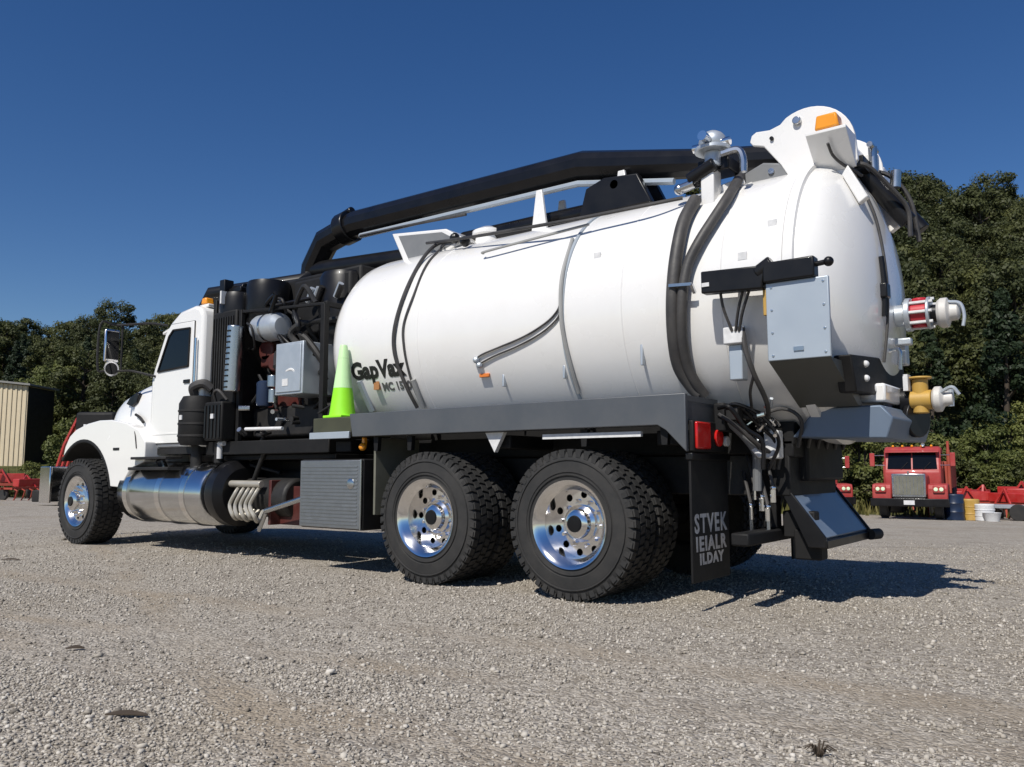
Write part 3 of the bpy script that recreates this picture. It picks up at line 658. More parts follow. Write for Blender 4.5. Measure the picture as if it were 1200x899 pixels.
# --- boom: mitred black box tube lying along the top, elbow at the front
def mid(p, q): return (Vector(p)+Vector(q))/2
bp = [(-4.40, 0, 3.02), (-4.37, 0, 3.24), (-4.14, 0, 3.52), (-3.62, 0, 3.63), (-.62, 0, 3.585), (.55, 0, 3.345), (1.25, 0, 3.22)]
boom = B('boom', 'boom_black', MB().tube(bp, .14, 12, rs=[.135, .135, .145, .15, .145, .115, .11]), ang=20)
MB().cyl((-3.86, 0, 3.60), (-3.70, 0, 3.625), .185).cyl((-3.86, 0, 3.76), (-3.70, 0, 3.80), .05).build('collar', 'boom_black', boom, .012)
MB().cyl((-4.42, 0, 3.03), (-4.40, 0, 3.09), .20).build('flange', 'beige_coil', boom, .008)
MB().tube([(-3.45, -.10, 3.44), (-.62, -.10, 3.405), (.3, -.09, 3.225)], .028, 8).build('hydraulic_pipe', 'panel_grey', boom)
MB().hose([(-3.4, -.15, 3.42), (-2.6, -.14, 3.40), (-1.9, -.13, 3.37)], .014).build('hydraulic_line', 'hose', boom)
B('boom_mast', 'black', MB().cyl((-4.40, 0, 1.15), (-4.40, 0, 3.035), .17).cyl((-4.40, 0, 2.75), (-4.40, 0, 2.85), .22), .01)
# boom rests and top pipe
B('top_pipe', 'boom_black', MB().cyl((-2.05, .02, 3.17), (-.35, .02, 3.16), .085).box(-1.95, -1.85, -.1, .12, 2.98, 3.10).box(-1.0, -.2, -.12, .12, 3.03, 3.08), .006)
for x, y in ((-.98, -.18), (-.15, -.15)):
    for yy in (y, -y): B('boom_rest', 'white', MB().prism([(x-.09, 2.98), (x+.09, 2.98), (x+.03, 3.40), (x-.03, 3.40)], 'y', yy-.015, yy+.015), .004)
B('boom_cradle', 'black', MB().prism([(-.55, 3.06), (.15, 3.06), (.02, 3.33), (-.30, 3.36), (-.48, 3.30)], 'y', -.20, -.12).prism([(-.55, 3.06), (.15, 3.06), (.02, 3.33), (-.30, 3.36), (-.48, 3.30)], 'y', .12, .20).cyl((-.2, -.2, 3.28), (-.2, .2, 3.28), .05), .012)
ht = B('top_hatch', 'white', MB().lathe([(.13, 3.0), (.13, 3.14), (.16, 3.15), (.16, 3.19), (.08, 3.23), (0, 3.235)], (-1.72, 0, 0), (0, 0, 1), 24), .006)
sp = [(PY(u, v, -.34).x, PY(u, v, -.34).z) for u, v in ((459, 274), (522, 268), (547, 281), (512, 301), (474, 310))]
sh = B('front_shroud', 'white', MB().prism(sp, 'y', -.34, .34), .012)
sc_ = (sum(p[0] for p in sp)/5, sum(p[1] for p in sp)/5)
MB().prism([(sc_[0]+(p[0]-sc_[0])*.8, sc_[1]+(p[1]-sc_[1])*.78) for p in sp], 'y', -.344, -.3405).build('shroud_shade', 'mid_grey', sh)  # grey inset: the shroud face's shade put into its colour
# side grab rail along the tank's shoulder
rl = B('shoulder_rail', 'grey_hose', MB().hose([PT(566, 297, .04), PT(572, 294, .06), PT(640, 276, .06), PT(690, 263, .06)], .012, 6))
B('shoulder_line', 'hose', MB().hose([PT(500, 285, .03), PT(545, 279, .10), PT(640, 263, .14), PT(700, 252, .12), PT(760, 240, .10), PT(800, 232, .06)], .014, 8))
for p in ((545, 283), (533, 279)): B('hose_clip', 'black', MB().ball(PT(*p, .06), .05, 8), .004)
# two thin lines over the front of the tank
B('vent_hose', 'hose', MB().hose([PT(540, 281, .06), PT(515, 285, .05), PT(497, 301, .03), PT(478, 335, .02), PT(465, 372, .02), PT(461, 400, .02), PT(465, 425, .02), PT(477, 455, .02), PT(489, 478, .03)], .017, 8))
B('vent_hose', 'hose', MB().hose([PT(520, 288, .02), PT(500, 310, .012), PT(485, 345, .012), PT(473, 380, .012), PT(473, 405, .012), PT(478, 432, .012), PT(485, 455, .02), PT(495, 478, .03)], .010, 8))
B('sight_glass', 'grey_hose', MB().hose([PT(484, 445, .02), PT(490, 462, .02), PT(496, 478, .03)], .024, 8))
B('tank_strut', 'panel_grey', MB().bar(PT(421, 447, .02), PT(436, 482, .03), .05, .03))
# pair of thin pipes curving down the side
for k, pts in enumerate((((657, 352), (653, 364), (640, 378), (615, 394), (585, 407), (566, 415), (557, 421)), ((658, 364), (650, 377), (632, 392), (606, 406), (580, 417), (561, 427)))):
    B('drain_pipe', 'hose', MB().hose([PT(u, v, .012) for u, v in pts], .0075, 7))
B('pipe_fitting', 'galv', MB().ball(PT(558, 422, .02), .028, 8).ball(PT(562, 428, .02), .026, 8))
pb = PT(568, 440, .01); B('marker_plate', 'orange', MB().bar(pb+Vector((-.05, 0, 0)), pb+Vector((.05, 0, 0)), .02, .03), .004)
for p, hh in (((591, 446), .10), ((662, 436), .10), ((753, 415), .16)):
    q = PT(*p, .006); B('tank_bracket', 'galv', MB().bar(q+Vector((0, 0, -hh/2)), q+Vector((0, 0, hh/2)), .035, .02), .004)
B('seam_pipe', 'grey_hose', MB().hose([PT(671, 280, .02), PT(660, 318, .02), PT(657, 350, .02), PT(659, 385, .02), PT(668, 426, .02), PT(678, 461, .03)], .016, 8))
# lettering wrapped round the barrel
def wrap(x0, z0, off):
    a0 = math.asin((z0-TZ)/TR)
    return lambda a, b, c: Vector((x0+a, -(TR+off+c)*math.cos(a0+b/TR), TZ+(TR+off+c)*math.sin(a0+b/TR)))
text_obj('lettering', 'GapVax', .215, wrap(-2.60, 1.735, .0035), 'text_black', tank, fit=.70, bold=.0100, ext=.0006)
text_obj('lettering', 'MC 1510', .105, wrap(-2.24, 1.615, .0025), 'text_grey', tank, fit=.36, bold=.0045, ext=.0006)
pq = PT(442, 452, .006); MB().bar(pq+Vector((-.035, 0, 0)), pq+Vector((.035, 0, 0)), .02, .075).build('emblem', 'text_orange', tank)

# --- hose valve cluster on the shoulder near the rear
vb = B('valve_post', 'white', MB().bar((.84, -.60, 2.72), (.84, -.60, 3.06), .14, .10, (1, 0, 0)).bar((.84, -.52, 2.9), (1.0, -.40, 2.98), .08, .06), .01)
vv = B('relief_valve', 'galv', MB().cyl((.86, -.60, 3.06), (.86, -.60, 3.17), .06).ball((.86, -.60, 3.245), .10, 16, .85).cyl((.86, -.60, 3.17), (.86, -.60, 3.20), .13), .006)
MB().cyl((.86, -.70, 3.24), (.86, -.78, 3.24), .035).cyl((.72, -.62, 3.22), (1.0, -.62, 3.22), .03).build('handle', 'chrome', vv)
B('valve_body', 'black', MB().box(.74, .98, -.60, -.40, 3.03, 3.13).cyl((.70, -.66, 2.98), (.90, -.66, 3.06), .05).ball((.74, -.62, 3.0), .07), .01)
B('pipe_elbow', 'steel', MB().hose([(.95, -.66, 3.12), (1.06, -.64, 3.13), (1.10, -.64, 3.06), (1.10, -.64, 2.96)], .026))
B('pipe_plug', 'steel', MB().cyl((.62, -.66, 2.93), (.74, -.66, 2.95), .035).ball((.62, -.66, 2.93), .04))
MBh = [(815, 234, .05), (802, 258, .05), (795, 285, .05), (790, 320, .05), (788, 360, .05), (790, 400, .05), (796, 430, .05), (810, 452, .05), (820, 462, .06)]
B('suction_hose', 'hose', MB().hose([PT(u, v, o) for u, v, o in MBh], .046, 12))
MBh = [(868, 206, .05), (855, 228, .05), (838, 254, .05), (820, 282, .05), (807, 308, .05), (801, 335, .055), (799, 365, .055), (800, 400, .055), (806, 430, .055), (816, 450, .06), (826, 464, .06)]
B('suction_hose', 'hose', MB().hose([PT(u, v, o) for u, v, o in MBh], .036, 12))
q1, q2 = PT(784, 335, .10), PT(810, 333, .10); B('hose_strap', 'steel', MB().bar(q1, q2, .02, .02).bar(q2, q2+Vector((0, .05, -.05)), .02, .02))
# --- work-light arm and control box at the rear corner
ar = B('hose_rack_arm', 'black', MB().prism([(1.0, 2.165), (1.0, 2.02), (1.40, 2.00), (1.42, 2.145), (1.72, 2.135), (1.74, 2.01), (1.43, 2.015), (1.40, 2.17)][:4], 'y', -1.17, -1.09).box(1.41, 1.72, -1.18, -1.09, 2.03, 2.155).cyl((1.36, -1.13, 2.10), (1.46, -1.13, 2.16), .05), .01)
MB().cyl((1.72, -1.13, 2.11), (1.78, -1.13, 2.115), .016).ball((1.79, -1.13, 2.115), .03).build('knob', 'black', ar)
MB().box(1.01, 1.06, -1.178, -1.171, 2.06, 2.085).build('sticker', 'flap_white', ar)
MB().bar((1.2, -.90, 2.1), (1.2, -1.10, 2.1), .05, .08).bar((1.42, -.92, 2.1), (1.42, -1.10, 2.1), .05, .08).build('bracket', 'black', ar)
for a, b in (((843, 335), (858, 388)), ((872, 335), (862, 388)), ((878, 340), (866, 388))):
    B('cable', 'hose', MB().hose([PY(*a, -1.10), PY((a[0]*.55+b[0]*.45)-2, (a[1]+b[1])/2, -1.08), PY(*b, -1.03)], .010, 6))
jb = B('junction_box', 'flap_white', MB().box(1.08, 1.21, -1.03, -.95, 1.70, 1.81), .008)
p = PY(862, 430, -1.0); B('cable_conduit', 'panel_grey', MB().box(1.10, 1.19, -.99, -.90, 1.47, 1.70), .008)
B('cable', 'hose', MB().hose([(1.20, -1.0, 1.80), (1.225, -1.02, 1.66), (1.26, -.98, 1.5), (1.28, -.84, 1.34), (1.22, -.66, 1.24), (1.14, -.6, 1.2)], .016).hose([(1.26, -.98, 1.5), (1.20, -.90, 1.40), (1.14, -.74, 1.30), (1.08, -.70, 1.26)], .010))
B('ladder_stile', 'yellow', MB().box(1.385, 1.412, -1.12, -1.09, 1.84, 2.0), .004)
cb = B('control_box', 'panel_grey', MB().prism([(1.415, -1.15), (1.79, -1.15), (1.79, -1.13), (1.64, -.86), (1.415, -.86)], 'z', 1.55, 2.03), .006)
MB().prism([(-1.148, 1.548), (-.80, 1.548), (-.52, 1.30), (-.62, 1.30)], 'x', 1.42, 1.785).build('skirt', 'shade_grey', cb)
for x in (1.45, 1.76):
    for z in (1.58, 1.72, 1.86, 2.0): MB().lathe([(.009, 0), (.007, .004), (0, .005)], (x, -1.1502, z), (0, -1, 0), 8).build('rivet', 'steel', cb)
MB().box(1.575, 1.635, -1.158, -1.151, 1.60, 1.625).build('latch', 'steel', cb)
MB().prism([(-.86, 1.36), (.38, 1.40), (.38, 1.68), (-.95, 1.58)], 'x', 1.74, 1.845).build('rear_panel', 'black_matte', cb, .01)
for z in (1.55, 1.46): MB().ball((1.85, -.66, z), .022, 8).build('button', 'flap_white', cb)
# tailgate lower works: catch pan, valves, couplings
B('catch_pan', 'pan_grey', MB().prism([(1.34, 1.11), (1.93, 1.09), (1.97, 1.22), (1.90, 1.30), (1.50, 1.30)], 'y', -.55, .55), .01)
B('door_jack', 'white', MB().box(1.74, 1.90, -.42, .25, 1.33, 1.45).cyl((1.78, -.45, 1.42), (1.78, .3, 1.42), .07), .015)
B('coupling', 'black', MB().lathe([(.10, 0), (.10, .12), (.13, .13), (.13, .17), (.08, .17)], (1.84, .10, 1.24), (1, -.4, 0), 20), .006)
B('coupling', 'black', MB().cyl((1.86, .05, 1.36), (1.98, .05, 1.36), .10).cyl((1.9, .05, 1.2), (1.9, .05, 1.45), .06), .006)
v1 = B('gate_valve', 'valve_red', MB().cyl((1.99, .02, 1.945), (2.09, .02, 1.945), .085).cyl((2.04, .02, 1.85), (2.04, .02, 2.05), .05), .008)
MB().cyl((1.88, .02, 1.945), (1.955, .02, 1.945), .075).cyl((1.955, .02, 1.945), (1.99, .02, 1.945), .115).cyl((2.09, .02, 1.945), (2.11, .02, 1.945), .11).build('flange', 'galv', v1, .005)
for i in range(8):
    a = i*.785; MB().cyl((1.95, .02+.095*math.cos(a), 1.945+.095*math.sin(a)), (2.13, .02+.095*math.cos(a), 1.945+.095*math.sin(a)), .011, n=6).build('bolt', 'flap_white', v1)
v2 = B('hose_cap', 'dull_white', MB().lathe([(.085, 0), (.10, .02), (.10, .06), (.06, .075), (.055, .12), (.03, .13), (0, .13)], (2.15, .02, 1.935), (1, 0, 0), 22), .004)
MB().cyl((2.11, .02, 1.94), (2.15, .02, 1.935), .06).build('neck', 'black', v2)
MB().hose([(2.22, -.02, 2.0), (2.29, -.02, 1.98), (2.31, -.02, 1.90), (2.30, -.02, 1.83)], .011).cyl((2.20, .02, 1.86), (2.20, .02, 2.03), .014).build('handle', 'galv', v2)
v3 = B('gate_valve', 'yellow', MB().cyl((2.02, .0, 1.27), (2.02, .0, 1.50), .05).cyl((1.96, .0, 1.36), (2.09, .0, 1.36), .065).cyl((2.02, .0, 1.50), (2.02, .0, 1.515), .075), .006)
MB().box(1.935, 1.965, -.09, .0, 1.42, 1.53).build('plate', 'flap_white', v3)
v4 = B('hose_cap', 'dull_white', MB().lathe([(.065, 0), (.085, .015), (.085, .05), (.05, .07), (.045, .12), (0, .125)], (2.095, .0, 1.36), (1, 0, 0), 20), .004)
MB().hose([(2.15, -.05, 1.40), (2.22, -.06, 1.43), (2.26, -.05, 1.38)], .012).cyl((2.20, -.0, 1.31), (2.20, -.0, 1.42), .02).build('handle', 'galv', v4)
B('level_pipe', 'steel', MB().hose([(1.86, -.12, 1.69), (1.93, -.12, 1.69), (1.93, -.12, 1.56)], .014))
B('head_bracket', 'galv', MB().box(1.80, 1.92, .12, .22, 1.62, 1.80).box(1.86, 1.98, .0, .06, 1.74, 1.79), .01)

# --- hydraulics and hoses under the rear of the tank
B('rear_cross_beam', 'black_matte', MB().box(.92, 1.0, -.85, .85, 1.15, 1.34).box(1.0, 1.34, -.5, -.36, 1.06, 1.22).box(1.0, 1.34, .36, .5, 1.06, 1.22).box(1.15, 1.30, -.5, .5, .72, 1.0).box(1.24, 1.33, -.5, .5, .98, 1.10), .012)
B('pump_box', 'black_matte', MB().box(1.10, 1.36, -.30, .50, .82, 1.22), .02)
rnd = random.Random(3)
for k in range(9):
    y0 = -.95+.07*k; z0 = 1.27-.015*k
    B('hydraulic_hose', 'hose' if k != 4 else 'grey_hose', MB().hose([(.96, y0*.9, 1.26+.02*rnd.random()), (1.05, y0*.85-.03, 1.20-.01*k), (1.16+.02*rnd.random(), y0*.75, 1.06-.02*k), (1.24, y0*.6+.1, .95), (1.20, y0*.5, .82)], .012+.006*rnd.random()))
for k in range(6):
    y0 = -.7+.2*k; B('hydraulic_hose', 'hose', MB().hose([(1.0, y0, 1.3), (1.12, y0+.1*rnd.uniform(-1, 1), 1.24), (1.3, y0+.2*rnd.uniform(-1, 1), 1.30), (1.42, y0+.1, 1.22), (1.36, y0+.2, 1.05)], .013))
for k in range(7):
    y0 = -.92+.09*k; u = rnd.uniform(-.06, .06)
    B('hydraulic_hose', rnd.choice(['hose', 'hose', 'black', 'black', 'mid_grey']), MB().hose([(.99, y0, 1.30-.02*k), (1.08, y0-.03, 1.31+u*.4), (1.18+u, y0+.06, 1.20+u), (1.26+u, y0+.13, 1.08), (1.22, y0+.15, .90)], rnd.uniform(.009, .016)))
for k in range(8):
    p = Vector((rnd.uniform(1.02, 1.3), rnd.uniform(-.85, -.5), rnd.uniform(1.12, 1.34))); q = p+Vector((rnd.uniform(-.05, .06), rnd.uniform(-.06, .02), rnd.uniform(-.04, .05)))
    B('hose_fitting', rnd.choice(['steel', 'chrome', 'galv']), MB().cyl(p, q, rnd.uniform(.010, .018), n=8))
for y0 in (-.8, -.62, -.44): B('valve_block', 'iron', MB().box(1.005, 1.09, y0-.05, y0+.05, 1.22, 1.32), .008)
for k in range(4): B('hose_end', 'chrome', MB().hose([(1.06+.05*k, -.62+.02*k, 1.20-.01*k), (1.12+.04*k, -.60, 1.235), (1.18+.03*k, -.58, 1.19)], .009))
B('drain_hose', 'mid_grey', MB().hose([(1.0, -.78, 1.22), (1.08, -.72, 1.12), (1.13, -.66, 1.02), (1.12, -.62, .92), (1.11, -.60, .76)], .030, 10))
B('drain_elbow', 'flap_white', MB().box(1.17, 1.27, -.62, -.52, .97, 1.16).prism([(1.02, 1.13), (1.07, 1.13), (1.19, .99), (1.16, .97)], 'y', -.70, -.60), .012)
for k, (u, v) in enumerate(((884, 577), (893, 590), (906, 580), (880, 600), (900, 602))):
    p = PY(u, v, -.58); B('coupling', 'chrome', MB().cyl(p+Vector((0, 0, .035)), p+Vector((.0, 0, -.05)), .018, n=10).ball(p+Vector((0, 0, .045)), .02, 8))
    B('air_line', 'hose', MB().hose([p+Vector((0, 0, .06)), p+Vector((-.05, .05, .2)), p+Vector((-.15, .2, .35))], .012))
    if k > 2: B('chain_end', 'steel', MB().cyl(p+Vector((0, 0, -.05)), p+Vector((.0, 0, -.15)), .012, n=6))
# bumper, ramp plate and hitch
rp = B('rear_ramp', 'ramp_blue', MB().add([(1.24, -.47, .80), (1.24, .55, .80), (1.50, .55, .455), (1.50, -.47, .455), (1.22, -.47, .775), (1.22, .55, .775), (1.48, .55, .425), (1.48, -.47, .425)], [(0,1,2,3),(7,6,5,4),(0,3,7,4),(1,5,6,2),(0,4,5,1),(3,2,6,7)]), .005)
MB().prism([(1.20, .82), (1.245, .82), (1.515, .46), (1.515, .39), (1.40, .39)], 'y', -.495, -.475).prism([(1.20, .82), (1.245, .82), (1.515, .46), (1.515, .39), (1.40, .39)], 'y', .555, .575).box(1.465, 1.52, -.475, .57, .385, .44).build('ramp_frame', 'black', rp, .005)
MB().cyl((1.53, .50, .42), (1.56, .62, .42), .04).build('bumper_stop', 'rubber', rp)
B('hitch', 'black_matte', MB().box(1.28, 1.46, -.42, -.28, .30, .50).box(1.20, 1.42, -.40, -.30, .44, .62), .012)
B('rear_bumper', 'black_matte', MB().box(1.08, 1.20, -1.0, 1.0, .42, .50).box(1.08, 1.18, -.45, -.35, .5, .75).box(1.08, 1.18, .35, .45, .5, .75), .012)
B('licence_plate', 'flap_white', MB().box(1.205, 1.212, -.30, -.08, .50, .62))

# --- toolbox
tb_ = B('toolbox', 'black_matte', MB().box(-2.955, -2.125, -1.19, -.62, .385, .995), .01)
d = MB().box(-2.95, -2.14, -1.212, -1.191, .395, .985).build('toolbox_door', 'tool_alu', tb_, .006)
rb = MB()
for i in range(17): rb.box(-2.93, -2.18, -1.2165, -1.2125, .425+.031*i, .440+.031*i)
rb.build('ribs', 'tool_alu', tb_, .0015)['kind'] = 'stuff'
MB().lathe([(.045, 0), (.045, .006), (.03, .012), (0, .012)], (-2.26, -1.2125, .78), (0, -1, 0), 18).build('latch', 'steel', tb_)
MB().box(-2.142, -2.128, -1.214, -1.20, .39, .99).build('hinge', 'steel', tb_)
tz2 = copy_tree(tb_, TK); tz2.scale = (1, -1, 1)
B('clearance_lamp', 'amber', MB().ball((-2.22, -1.12, 1.10), .035, 10).bar((-2.22, -1.1, 1.1), (-2.22, -1.1, 1.18), .03, .03))

# --- fuel tank
for s in (-1, 1):
    ft = B('fuel_tank', 'tank_alu', MB().lathe([(0, -6.39), (.25, -6.39), (.325, -6.36), (.34, -6.33), (.34, -4.66), (.325, -4.63), (.25, -4.60), (0, -4.60)], (0, s*.86, .645), (1, 0, 0), 48))
    for x in (-6.15, -5.45, -4.95): MB().lathe([(.338, -.045), (.350, -.045), (.350, .045), (.338, .045)], (x, s*.86, .645), (1, 0, 0), 48, close=True).build('strap', 'chrome', ft)
    MB().cyl((-5.7, s*1.0, .95), (-5.7, s*1.04, 1.02), .05).build('filler_cap', 'steel', ft)
    st = MB().box(-6.05, -5.2, s*1.13-.10, s*1.13+.10, .90, .935).box(-6.0, -5.25, s*1.13-.10, s*1.13+.10, 1.02, 1.05).build('step', 'iron', ft, .006)
    if s < 0:
        B('reservoir_tank', 'black', MB().lathe([(0, -4.58), (.26, -4.58), (.33, -4.54), (.345, -4.5), (.345, -4.38), (.26, -4.32), (0, -4.31)], (0, -.86, .66), (1, 0, 0), 32))
# coiled lines, struts between fuel tank and toolbox
for k in range(5):
    x = -4.20+.085*k+.015*math.sin(k*7)
    B('coil_hose', 'beige_coil', MB().hose([(x, -1.0, .73), (x+.02, -1.06, .67), (x-.04, -1.08, .55), (x+.03+.02*math.sin(k*5), -1.09, .45), (x+.01, -1.02, .41+.03*math.sin(k*3)), (x, -.95, .50)], .021, 8))
B('manifold', 'beige_coil', MB().cyl((-4.32, -1.02, .76), (-3.80, -1.02, .76), .035).cyl((-4.5, -1.0, .47), (-4.25, -1.0, .47), .025), .004)
B('support_arm', 'steel', MB().cyl((-3.72, -1.02, .50), (-3.0, -1.05, .66), .028).cyl((-3.85, -1.0, .30), (-3.72, -1.02, .48), .02))
B('support_arm', 'iron', MB().cyl((-4.1, -.9, .8), (-3.9, -.92, 1.1), .025))
B('pump_bracket', 'dark_red', MB().box(-3.72, -3.02, -.86, -.80, .36, .74).box(-3.74, -3.70, -.98, -.80, .36, .80), .006)
B('transfer_case', 'iron', MB().box(-4.5, -3.1, -.55, .55, .45, .9).cyl((-4.3, -.78, .62), (-3.5, -.78, .62), .2), .03)

# --- compressor and engine module behind the cab
B('module_skid', 'black_matte', MB().box(-4.88, -2.84, -.98, .98, 1.06, 1.20).box(-4.88, -2.84, -.90, .90, 1.003, 1.058), .01)
rd = B('radiator', 'black_matte', MB().box(-4.86, -4.42, -.96, .96, 1.24, 2.62), .02)
for k in range(9): MB().box(-4.84+.045*k, -4.825+.045*k, -.972, -.962, 1.75, 2.55).build('fin', 'iron', rd)
B('intake_canister', 'black', MB().lathe([(0, 2.40), (.22, 2.40), (.24, 2.44), (.24, 2.86), (.22, 2.93), (.10, 2.96), (0, 2.96)], (-4.28, -.66, 0), (0, 0, 1), 28))
B('intake_canister', 'black', MB().lathe([(0, 2.40), (.20, 2.40), (.22, 2.44), (.22, 2.78), (.20, 2.84), (0, 2.86)], (-4.70, -.74, 0), (0, 0, 1), 28))
p0, p1 = PY(271.5, 459, -1.03), PY(276.5, 382, -1.03)
mf = B('exhaust_shield', 'steel', MB().cyl(p0, p1, .085, n=20), .01)
for k in range(11):
    q = p0.lerp(p1, .06+.085*k); MB().box(q.x-.035, q.x+.035, q.y-.089, q.y-.084, q.z-.008, q.z+.008).build('slot', 'black_matte', mf)
c0 = PY(317, 384, -.85)
dr = B('silencer_drum', 'galv', MB().lathe([(0, -.24), (.09, -.235), (.135, -.20), (.145, -.16), (.145, .16), (.135, .20), (.09, .235), (0, .24)], c0, (1, -.1, -.05), 28))
MB().lathe([(.143, -.02), (.150, -.02), (.150, .02), (.143, .02)], c0, (1, -.1, -.05), 28, close=True).build('strap', 'steel', dr)
eg = B('engine', 'dark_red', MB().box(-4.30, -3.75, -.62, .3, 1.55, 2.15).cyl((-4.12, -.80, 2.16), (-4.12, -.60, 2.16), .12).cyl((-3.95, -.82, 2.02), (-3.95, -.6, 2.02), .10).box(-4.2, -3.86, -.80, -.6, 1.98, 2.12), .02)
for k in range(4): MB().cyl((-4.25+.13*k, -.64, 1.9), (-4.25+.13*k, -.64, 2.2), .03).build('fitting', 'iron', eg)
B('oil_filter', 'blue', MB().lathe([(0, 0), (.08, 0), (.085, .02), (.085, .24), (.06, .26), (0, .26)], (-4.02, -.86, 1.56), (0, 0, 1), 18))
B('filter_housing', 'steel', MB().cyl((-3.82, -.9, 1.58), (-3.82, -.9, 1.72), .05).cyl((-3.82, -.9, 1.74), (-3.82, -.9, 1.86), .065), .006)
B('blower', 'iron', MB().box(-4.38, -2.95, -.75, .8, 1.24, 1.56).cyl((-3.2, -.55, 1.6), (-3.2, .6, 1.6), .3), .03)
gb = B('electrical_cabinet', 'galv', MB().box(-3.63, -3.20, -1.02, -.58, 1.635, 2.15), .008)
MB().box(-3.605, -3.225, -1.032, -1.021, 1.66, 2.125).build('cabinet_door', 'galv', gb, .004)
MB().box(-3.50, -3.41, -1.036, -1.0325, 1.72, 1.79).build('sticker', 'flap_white', gb)
B('cyclone', 'black', MB().lathe([(0, 1.62), (.12, 1.62), (.17, 1.9), (.27, 2.2), (.28, 2.3), (.28, 2.86), (.25, 2.92), (0, 2.93)], (-3.28, -.42, 0), (0, 0, 1), 32))
B('cyclone', 'black', MB().lathe([(0, 1.62), (.12, 1.62), (.17, 1.9), (.27, 2.2), (.28, 2.3), (.28, 2.80), (.25, 2.86), (0, 2.87)], (-3.30, .42, 0), (0, 0, 1), 32))
B('module_frame', 'black_matte', MB().bar((-4.36, -.93, 1.2), (-4.36, -.93, 2.6), .05, .05).bar((-3.0, -.93, 1.2), (-3.0, -.93, 2.5), .06, .06).bar((-4.36, -.93, 2.58), (-3.0, -.93, 2.5), .03, .03).bar((-3.0, .93, 1.2), (-3.0, .93, 2.5), .06, .06).bar((-4.36, .93, 1.2), (-4.36, .93, 2.6), .05, .05).bar((-4.36, -.93, 2.58), (-4.36, .93, 2.58), .05, .05).bar((-3.0, -.93, 2.5), (-3.0, .93, 2.5), .05, .05), .006)
B('filter_house', 'black_matte', MB().box(-4.18, -2.98, -.50, .58, 1.9, 2.98).box(-3.9, -3.0, -.62, -.50, 2.3, 2.9), .03)
B('side_baffle', 'black_matte', MB().box(-4.34, -3.02, -.58, -.54, 1.2, 2.0))
B('back_panel', 'black_matte', MB().box(-4.40, -2.95, .60, .64, 1.2, 2.7).box(-2.95, -2.92, -.55, .6, 1.2, 2.3))
B('vacuum_pipe', 'black', MB().cyl((-4.38, -.0, 3.20), (-2.75, -.0, 3.10), .11).tube([(-4.36, -.04, 3.13), PY(355, 330, -.12), PY(248, 346, -.66), PY(240, 366, -.66)], .095, 14), .004)
B('cab_shield', 'black_matte', MB().box(-4.93, -4.87, -.92, .92, 1.3, 2.78), .01)
ac_ = B('air_cleaner', 'black_matte', MB().lathe([(0, 1.17), (.17, 1.17), (.20, 1.22), (.20, 1.62), (.16, 1.70), (0, 1.72)], (-5.02, -1.0, 0), (0, 0, 1), 26))
for z in (1.27, 1.40, 1.54): MB().lathe([(.199, -.014), (.207, -.01), (.207, .01), (.199, .014)], (-5.02, -1.0, z), (0, 0, 1), 26, cap=False).build('band', 'iron', ac_)
MB().hose([(-5.02, -1.05, 1.72), (-5.0, -1.08, 1.80), (-4.9, -1.02, 1.84), (-4.84, -.95, 1.78)], .05, 10).build('intake_duct', 'hose', ac_)
bt = B('battery_case', 'black_matte', MB().box(-4.74, -4.42, -1.10, -.86, 1.21, 1.62), .02)
for k in range(5): MB().box(-4.72+.065*k, -4.695+.065*k, -1.112, -1.101, 1.24, 1.58).build('rib', 'black', bt)
MB().hose([(-4.68, -1.0, 1.62), (-4.66, -1.04, 1.72), (-4.56, -1.05, 1.74), (-4.48, -1.0, 1.64)], .016).build('battery_cable', 'hose', bt)
for x in (-5.02, -4.57): B('service_tag', 'flap_white', MB().box(x-.025, x+.025, -1.208 if x < -5 else -1.118, -1.19 if x < -5 else -1.10, 1.44, 1.49))
B('post_bracket', 'iron', MB().cyl((-5.02, -1.0, .9), (-5.02, -1.0, 1.18), .06))
B('post_bracket', 'iron', MB().cyl((-4.62, -.98, .98), (-4.62, -.98, 1.2), .05))
B('marker_bracket', 'flap_white', MB().cyl((-4.58, -1.0, 1.02), (-4.58, -1.0, 1.16), .03).cyl((-4.64, -1.0, 1.18), (-4.5, -1.0, 1.18), .025))
B('water_pipe', 'flap_white', MB().cyl(PY(288, 503, -1.0), PY(331, 502, -1.0), .018).hose([PY(330, 440, -1.0), PY(342, 433, -1.02), PY(352, 440, -1.0)], .02))
B('roof_rack', 'black', MB().box(-5.0, -4.6, -.8, .8, 2.86, 2.92).cyl((-5.0, -.72, 2.92), (-4.62, -.72, 2.92), .05).box(-4.92, -4.82, -.86, -.74, 2.75, 3.02), .01)
B('small_flag', 'flap_white', MB().box(-4.68, -4.655, -1.0, -.90, 2.70, 2.84))
rnd = random.Random(11)
for k in range(16):
    x = rnd.uniform(-4.3, -3.0); y = rnd.uniform(-.97, -.75); z = rnd.uniform(1.25, 2.6)
    B('engine_hose', rnd.choice(['dark_hose', 'black', 'dark_hose', 'iron']), MB().hose([(x, y, z), (x+rnd.uniform(-.25, .25), y-.04, z+rnd.uniform(-.2, .2)), (x+rnd.uniform(-.4, .4), y+.05, z+rnd.uniform(-.4, .3)), (x+rnd.uniform(-.5, .5), y+.2, z+rnd.uniform(-.4, .2))], rnd.uniform(.012, .035)))
for k in range(10):
    x = rnd.uniform(-4.3, -3.05); z = rnd.uniform(1.25, 1.55)
    B('engine_fitting', rnd.choice(['steel', 'steel', 'galv', 'dark_red', 'iron']), MB().cyl((x, -.9, z), (x+rnd.uniform(-.08, .08), -.99, z+rnd.uniform(-.05, .05)), rnd.uniform(.012, .03), n=10))
